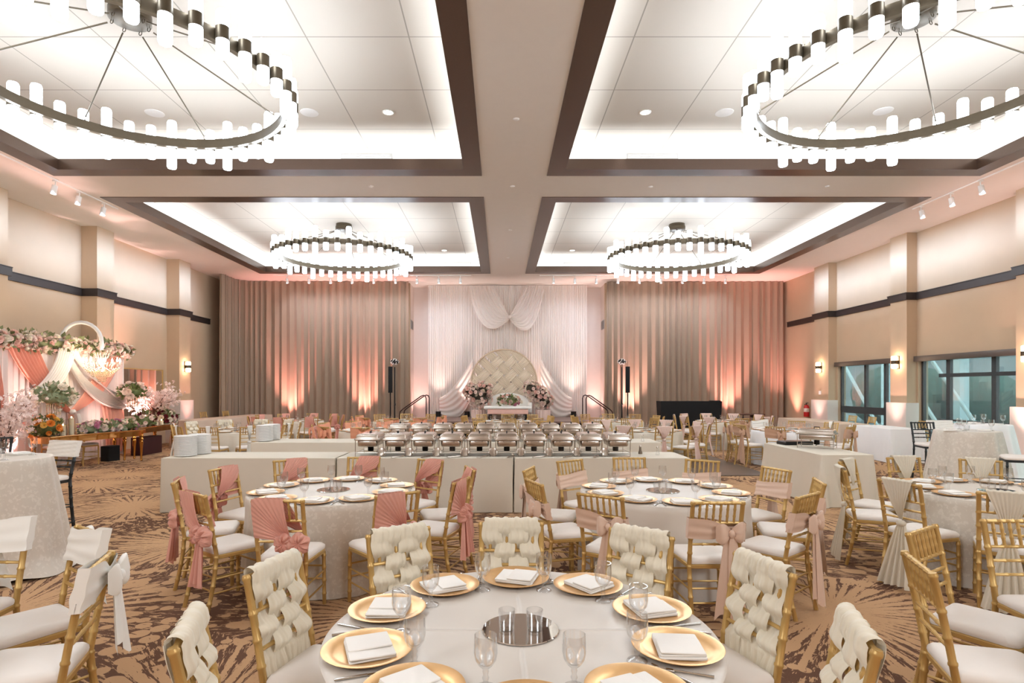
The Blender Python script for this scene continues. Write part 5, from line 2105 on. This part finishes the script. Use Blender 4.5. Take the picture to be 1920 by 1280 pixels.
    mcr = mat('crystal_bead', (240, 216, 184), 0.12, 0.7, var=0.2, scale=60)
    for i in range(8):
        a = 2 * PI * i / 8
        c, s = math.cos(a), math.sin(a)
        m = MB()
        m.tube([(0.04 * c, 0.04 * s, z0 - 0.12), (0.2 * c, 0.2 * s, z0 - 0.22), (0.32 * c, 0.32 * s, z0 - 0.15), (0.35 * c, 0.35 * s, z0 - 0.06)], 0.010, 6)
        m.lathe([(0.012, -0.06), (0.05, -0.055), (0.055, -0.045), (0.013, -0.045), (0.012, 0.0)], 12, (0.35 * c, 0.35 * s, z0))
        ar = m.build('arm', M_acryl, t)
        m = MB()
        m.lathe([(0.012, 0.0), (0.020, 0.03), (0.016, 0.06), (0.002, 0.10)], 10, (0.35 * c, 0.35 * s, z0))
        m.build('bulb', emit('chandelier_bulb', (255, 232, 196), 9.0), ar)
    m = MB()
    for k, (rad_, zz, n, dn) in enumerate(((0.16, 0.20, 16, 4), (0.26, -0.02, 22, 3), (0.34, -0.14, 26, 4), (0.26, -0.20, 24, 5), (0.13, -0.24, 14, 7))):
        for j in range(n):
            a = 2 * PI * j / n
            for q in range(dn):
                rr_ = rad_ * (1 - 0.08 * q)
                m.ball((rr_ * math.cos(a), rr_ * math.sin(a), z0 + zz - 0.034 * q), 0.013, 6)
    m.build('crystal_fringe', mcr, t)
    l = bpy.data.lights.new('chandelier_light', 'POINT')
    l.energy = 34
    l.color = (1, 0.85, 0.65)
    l.shadow_soft_size = 0.3
    o = bpy.data.objects.new('chandelier_light', l)
    o.location = (xc, Yc, z0)
    COL.objects.link(o)

    # gold mirrored tables
    Mm = mat('bronze_mirror', (214, 168, 112), 0.06, 1.0, var=0.02)

    def gold_table(name_lab, loc, rz, L):
        t = thing('mirrored_table', name_lab, 'table', loc, rz, 'gold mirrored tables')
        m = MB()
        m.rbox(-0.30, 0.30, -L / 2, L / 2, 0.72, 0.75, 0.008)
        m.build('tabletop', Mm, t)
        m = MB()
        m.box(-0.27, 0.27, -L / 2 + 0.04, L / 2 - 0.04, 0.60, 0.72)
        m.build('apron', Mm, t, smooth=False)
        for sx in (-1, 1):
            for sy in (-1, 1):
                m = MB()
                m.lathe([(0.012, 0.0), (0.026, 0.02), (0.02, 0.05), (0.030, 0.30), (0.045, 0.46), (0.03, 0.48), (0.052, 0.52), (0.03, 0.555), (0.050, 0.60), (0.028, 0.635), (0.055, 0.68), (0.05, 0.72)], 16, (sx * 0.24, sy * (L / 2 - 0.07), 0))
                m.build('leg', mat('leg_gold', (206, 150, 76), 0.18, 0.95), t)
        return t
    t1 = Vector((-9.02, 12.75, 0))
    r1 = R(-13)
    gold_table('long gold mirrored table with tall white flowers, before the wedding backdrop', t1, r1, 2.3)
    t2 = Vector((-9.22, 15.0, 0))
    gold_table('gold mirrored table beyond the first one, holding blossom tree and red flowers', t2, R(2), 1.9)

    def on1(u, v=0.0):
        return t1 + Matrix.Rotation(r1, 3, 'Z') @ Vector((v, u, 0.751))

    def on2(u, v=0.0):
        return t2 + Matrix.Rotation(R(2), 3, 'Z') @ Vector((v, u, 0.751))

    def near_px(px, fn, lo, hi, v=0.0):
        """the place along a table top that the photo shows at column px"""
        best = min((abs(U0 + FPX * fn(lo + (hi - lo) * i / 200, v).x / fn(lo + (hi - lo) * i / 200, v).y - px), lo + (hi - lo) * i / 200) for i in range(201))[1]
        return fn(best, v)

    def tall_flowers(p, ztop, lab, roses, leaves, seed, rad, rs):
        t = thing('tall_flower_stand', lab, 'flower arrangement', p)
        m = MB()
        m.lathe([(0.10, 0.0), (0.10, 0.012), (0.03, 0.03), (0.05, 0.07), (0.025, 0.12), (0.03, ztop * 0.6), (0.06, ztop * 0.8), (0.11, ztop)], 20, cap0=True)
        m.build('crystal_stand', M_acryl, t)
        m = MB()
        for j in range(18):
            a = 2 * PI * j / 18
            for q in range(9):
                m.ball((0.115 * math.cos(a), 0.115 * math.sin(a), ztop - 0.02 - 0.026 * q), 0.009, 5)
        for j in range(18):
            a = 2 * PI * j / 18
            m.tube([(0.115 * math.cos(a), 0.115 * math.sin(a), ztop), (0.115 * math.cos(a), 0.115 * math.sin(a), ztop - 0.24)], 0.003, 4)
        m.tube([(0.115 * math.cos(2 * PI * j / 24), 0.115 * math.sin(2 * PI * j / 24), ztop) for j in range(24)], 0.006, 6, closed=True)
        m.build('bead_fringe', mcr, t)
        bouquet(t, (0, 0, ztop + rad[2] * 0.55), rad, roses, leaves, seed, rs, low=-0.45)
    p = near_px(100, on1, -1.1, 1.1)
    tall_flowers(p, zat(757, p.y) - p.z, 'tall crystal stand with white roses and green leaves on the nearer gold table', [(P_IVORY, 20)], (P_SAGE, 230, 0.11), 21, (0.40, 0.40, 0.27), 0.088)
    p = near_px(248, on2, -0.95, 0.9, -0.12)
    tall_flowers(p, zat(745, p.y) - p.z, 'tall crystal stand with pale pink roses beside the blossom tree', [(P_BLUSH, 22)], (P_LEAF, 200, 0.10), 22, (0.34, 0.34, 0.24), 0.082)

    def low(p, lab, rad, roses, leaves, seed, rs=0.05):
        t = thing('flower_arrangement', lab, 'flowers', p)
        bouquet(t, (0, 0, rad[2] * 0.5), rad, roses, leaves, seed, rs, low=-0.45)
    low(near_px(88, on1, -1.1, 1.1, -0.08), 'low orange and yellow roses at the near end of the gold table', (0.30, 0.30, 0.30), [(P_ORANGE, 15), (P_YELLOW, 10)], (P_LEAF, 170, 0.10), 23, 0.065)
    p = near_px(205, on1, -1.1, 1.1)
    t = thing('flower_arrangement', 'long low runner of mauve and blush roses on the gold table', 'flowers', p, r1)
    for k in range(4):
        bouquet(t, (0, -0.48 + 0.32 * k, 0.08), (0.2, 0.24, 0.17), [(P_PURPLE, 9), (P_BLUSH, 10), (P_IVORY, 6)], (P_LEAF if k % 2 else P_SAGE, 90, 0.085), 30 + k, 0.055, low=-0.3)
    low(near_px(270, on2, -0.95, 0.9, 0.05), 'low burgundy and blush flowers at the near end of the farther gold table', (0.28, 0.30, 0.26), [(P_RED, 14), (P_BLUSH, 13)], (P_LEAF, 120, 0.09), 24, 0.06)
    low(near_px(330, on2, -0.95, 0.95, 0.0), 'low white and burgundy flowers at the far end of the farther gold table', (0.32, 0.34, 0.28), [(P_IVORY, 18), (P_RED, 16), (P_BLUSH, 8)], (P_LEAF, 130, 0.09), 25, 0.062)

    def blossom_tree(p, h, rad, lab, seed, trunk=True, n=900):
        rr = random.Random(seed)
        t = thing('blossom_tree', lab, 'blossom tree', p)
        m, b = MB(), MB()
        m.tube([(0, 0, 0), (0.02, 0, h * 0.2), (0, 0.02, h * 0.4)], [0.03, 0.024, 0.02], 8)
        m.lathe([(0.09, 0), (0.09, 0.03), (0.02, 0.06)], 14, cap0=True)
        for k in range(16):
            v = Vector((rr.gauss(0, 1), rr.gauss(0, 1), rr.uniform(-0.2, 1.1))).normalized()
            e = Vector((v.x * rad[0], v.y * rad[1], h * 0.62 + v.z * rad[2]))
            s0 = Vector((0, 0, h * rr.uniform(0.22, 0.4)))
            mid = s0.lerp(e, 0.5) + Vector((0, 0, 0.06))
            m.tube([s0, mid, e], [0.012, 0.008, 0.004], 5)
            for _ in range(n // 16):
                q = rr.random() ** 0.6
                c = (s0.lerp(mid, q * 2) if q < 0.5 else mid.lerp(e, q * 2 - 1)) + Vector((rr.gauss(0, .09), rr.gauss(0, .09), rr.gauss(0, .08)))
                if q < 0.3:
                    continue
                blossom(b, c, rr.uniform(0.03, 0.05), (rr.gauss(0, 1), rr.gauss(0, 1), rr.gauss(0.3, 1)), rr)
        m.build('branches', P_BRANCH, t)
        b.build('blossoms', mat('cherry_petal', (252, 230, 222), 0.7, var=0.05, trans=0.25), t, ang=180)
    p = near_px(288, on2, -0.95, 0.9, -0.15)
    blossom_tree(p, 1.05, (0.62, 0.62, 0.5), 'pale pink blossom tree standing on the farther gold table', 5, n=1300)
    blossom_tree(Vector((-9.02, 10.45, 0.0)), 1.9, (0.62, 0.6, 0.62), 'pale pink blossom tree on the floor at the left photo edge', 6, n=1300)

    def pillar(p, h, lab, hold):
        t = thing('pillar_candle', lab, 'candle', p, 0, 'pillar candles on the gold tables')
        m = MB()
        m.lathe([(0.001, 0.003), (0.045, 0.003), (0.046, h), (0.035, h + 0.002), (0.001, h - 0.006)], 18, cap0=True)
        m.build('wax', M_wax, t)
        m = MB()
        m.ball((0, 0, h + 0.018), 0.011, 8, sq=(1, 1, 2.0))
        m.build('flame', M_flame, t)
        if hold:
            m = MB()
            m.lathe([(0.001, 0.0), (0.070, 0.0), (0.072, h + 0.12), (0.069, h + 0.12), (0.067, 0.004)], 20)
            m.build('glass_cylinder', M_glass, t)
    pillar(near_px(118, on1, -1.1, 1.1, 0.14), 0.20, 'lit pillar candle in a glass cylinder near the orange roses', True)
    pillar(near_px(134, on1, -1.1, 1.1, 0.02), 0.34, 'taller lit candle in a glass cylinder before the coral knot', True)
    pillar(near_px(293, on2, -0.95, 0.9, 0.18), 0.16, 'lit pillar candle at left of the pair on the farther gold table', False)
    pillar(near_px(303, on2, -0.95, 0.9, 0.18), 0.11, 'shorter lit pillar candle at right of the pair on the farther table', False)
    # seats and boxes under and behind the tables
    place(('chair', 'plain', True), chair_maker('plain', True), (-9.47, 12.35, 0), R(-103), 'bare gold chair behind the nearer gold mirrored table, under the tall flowers', 'chairs of the wedding table')
    place(('chair', 'plain', True), chair_maker('plain', True), (-9.36, 13.0, 0), R(-103), 'bare gold chair behind the nearer gold mirrored table, under the rose runner', 'chairs of the wedding table')
    t = thing('floor_box', 'dark box on the carpet under the nearer gold table', 'box', (-9.28, 13.75, 0), R(-13))
    m = MB()
    m.rbox(-0.12, 0.12, -0.16, 0.16, 0.0, 0.36, 0.02)
    m.build('body', M_blackcloth, t)
    t = thing('floor_box', 'dark burgundy box on the carpet under the farther gold table', 'box', (-9.30, 15.2, 0))
    m = MB()
    m.rbox(-0.16, 0.16, -0.42, 0.42, 0.0, 0.46, 0.02)
    m.build('body', mat('burgundy_cloth', (58, 16, 18), 0.7), t)
# ------------------------------------------------------------------ put it together
COVE, TRACK, UP = 29.0, 60.0, 620.0
room()
curtains()
ceiling_fittings()
wall_fittings()
uplights()
stage()
near_tables()
far_tables()
buffet()
cocktail()
wedding()

# fill lights without fixtures, added behind the camera in place of unseen lit trays
for x in (-4.5, 5.05):
    l = bpy.data.lights.new('rear_fill', 'POINT')
    l.energy = 260
    l.color = (0.9, 1.0, 1.1)
    l.shadow_soft_size = 1.2
    o = bpy.data.objects.new('rear_fill', l)
    o.location = (x, -2.0, 4.4)
    COL.objects.link(o)

w = bpy.data.worlds.new('daylight')
S.world = w
w.use_nodes = True
bg = w.node_tree.nodes['Background']
bg.inputs[0].default_value = lin((222, 232, 236))
bg.inputs[1].default_value = 5.0

cam = bpy.data.cameras.new('camera')
cam.sensor_width = 36
cam.lens = FPX / 1920 * 36
cam.shift_x = (960 - U0) / 1920
cam.shift_y = (V0 - 640) / 1920
cam.clip_start = 0.05
cam.clip_end = 200
co = bpy.data.objects.new('camera', cam)
co.location = (0, 0, CH)
co.rotation_euler = (R(90), 0, 0)
COL.objects.link(co)
S.camera = co

S.view_settings.view_transform = 'Standard'
S.view_settings.look = 'None'
S.view_settings.gamma = 1
S.view_settings.use_curve_mapping = False
S.view_settings.exposure = 1.0
cy = S.cycles
cy.use_denoising = True
try:
    cy.denoiser = 'OPENIMAGEDENOISE'
except Exception:
    pass
cy.use_adaptive_sampling = True
cy.adaptive_threshold = 0.025
cy.max_bounces = 7
cy.diffuse_bounces = 4
cy.glossy_bounces = 3
cy.transmission_bounces = 4
cy.transparent_max_bounces = 12
cy.caustics_reflective = False
cy.caustics_refractive = False
cy.sample_clamp_indirect = 5.0
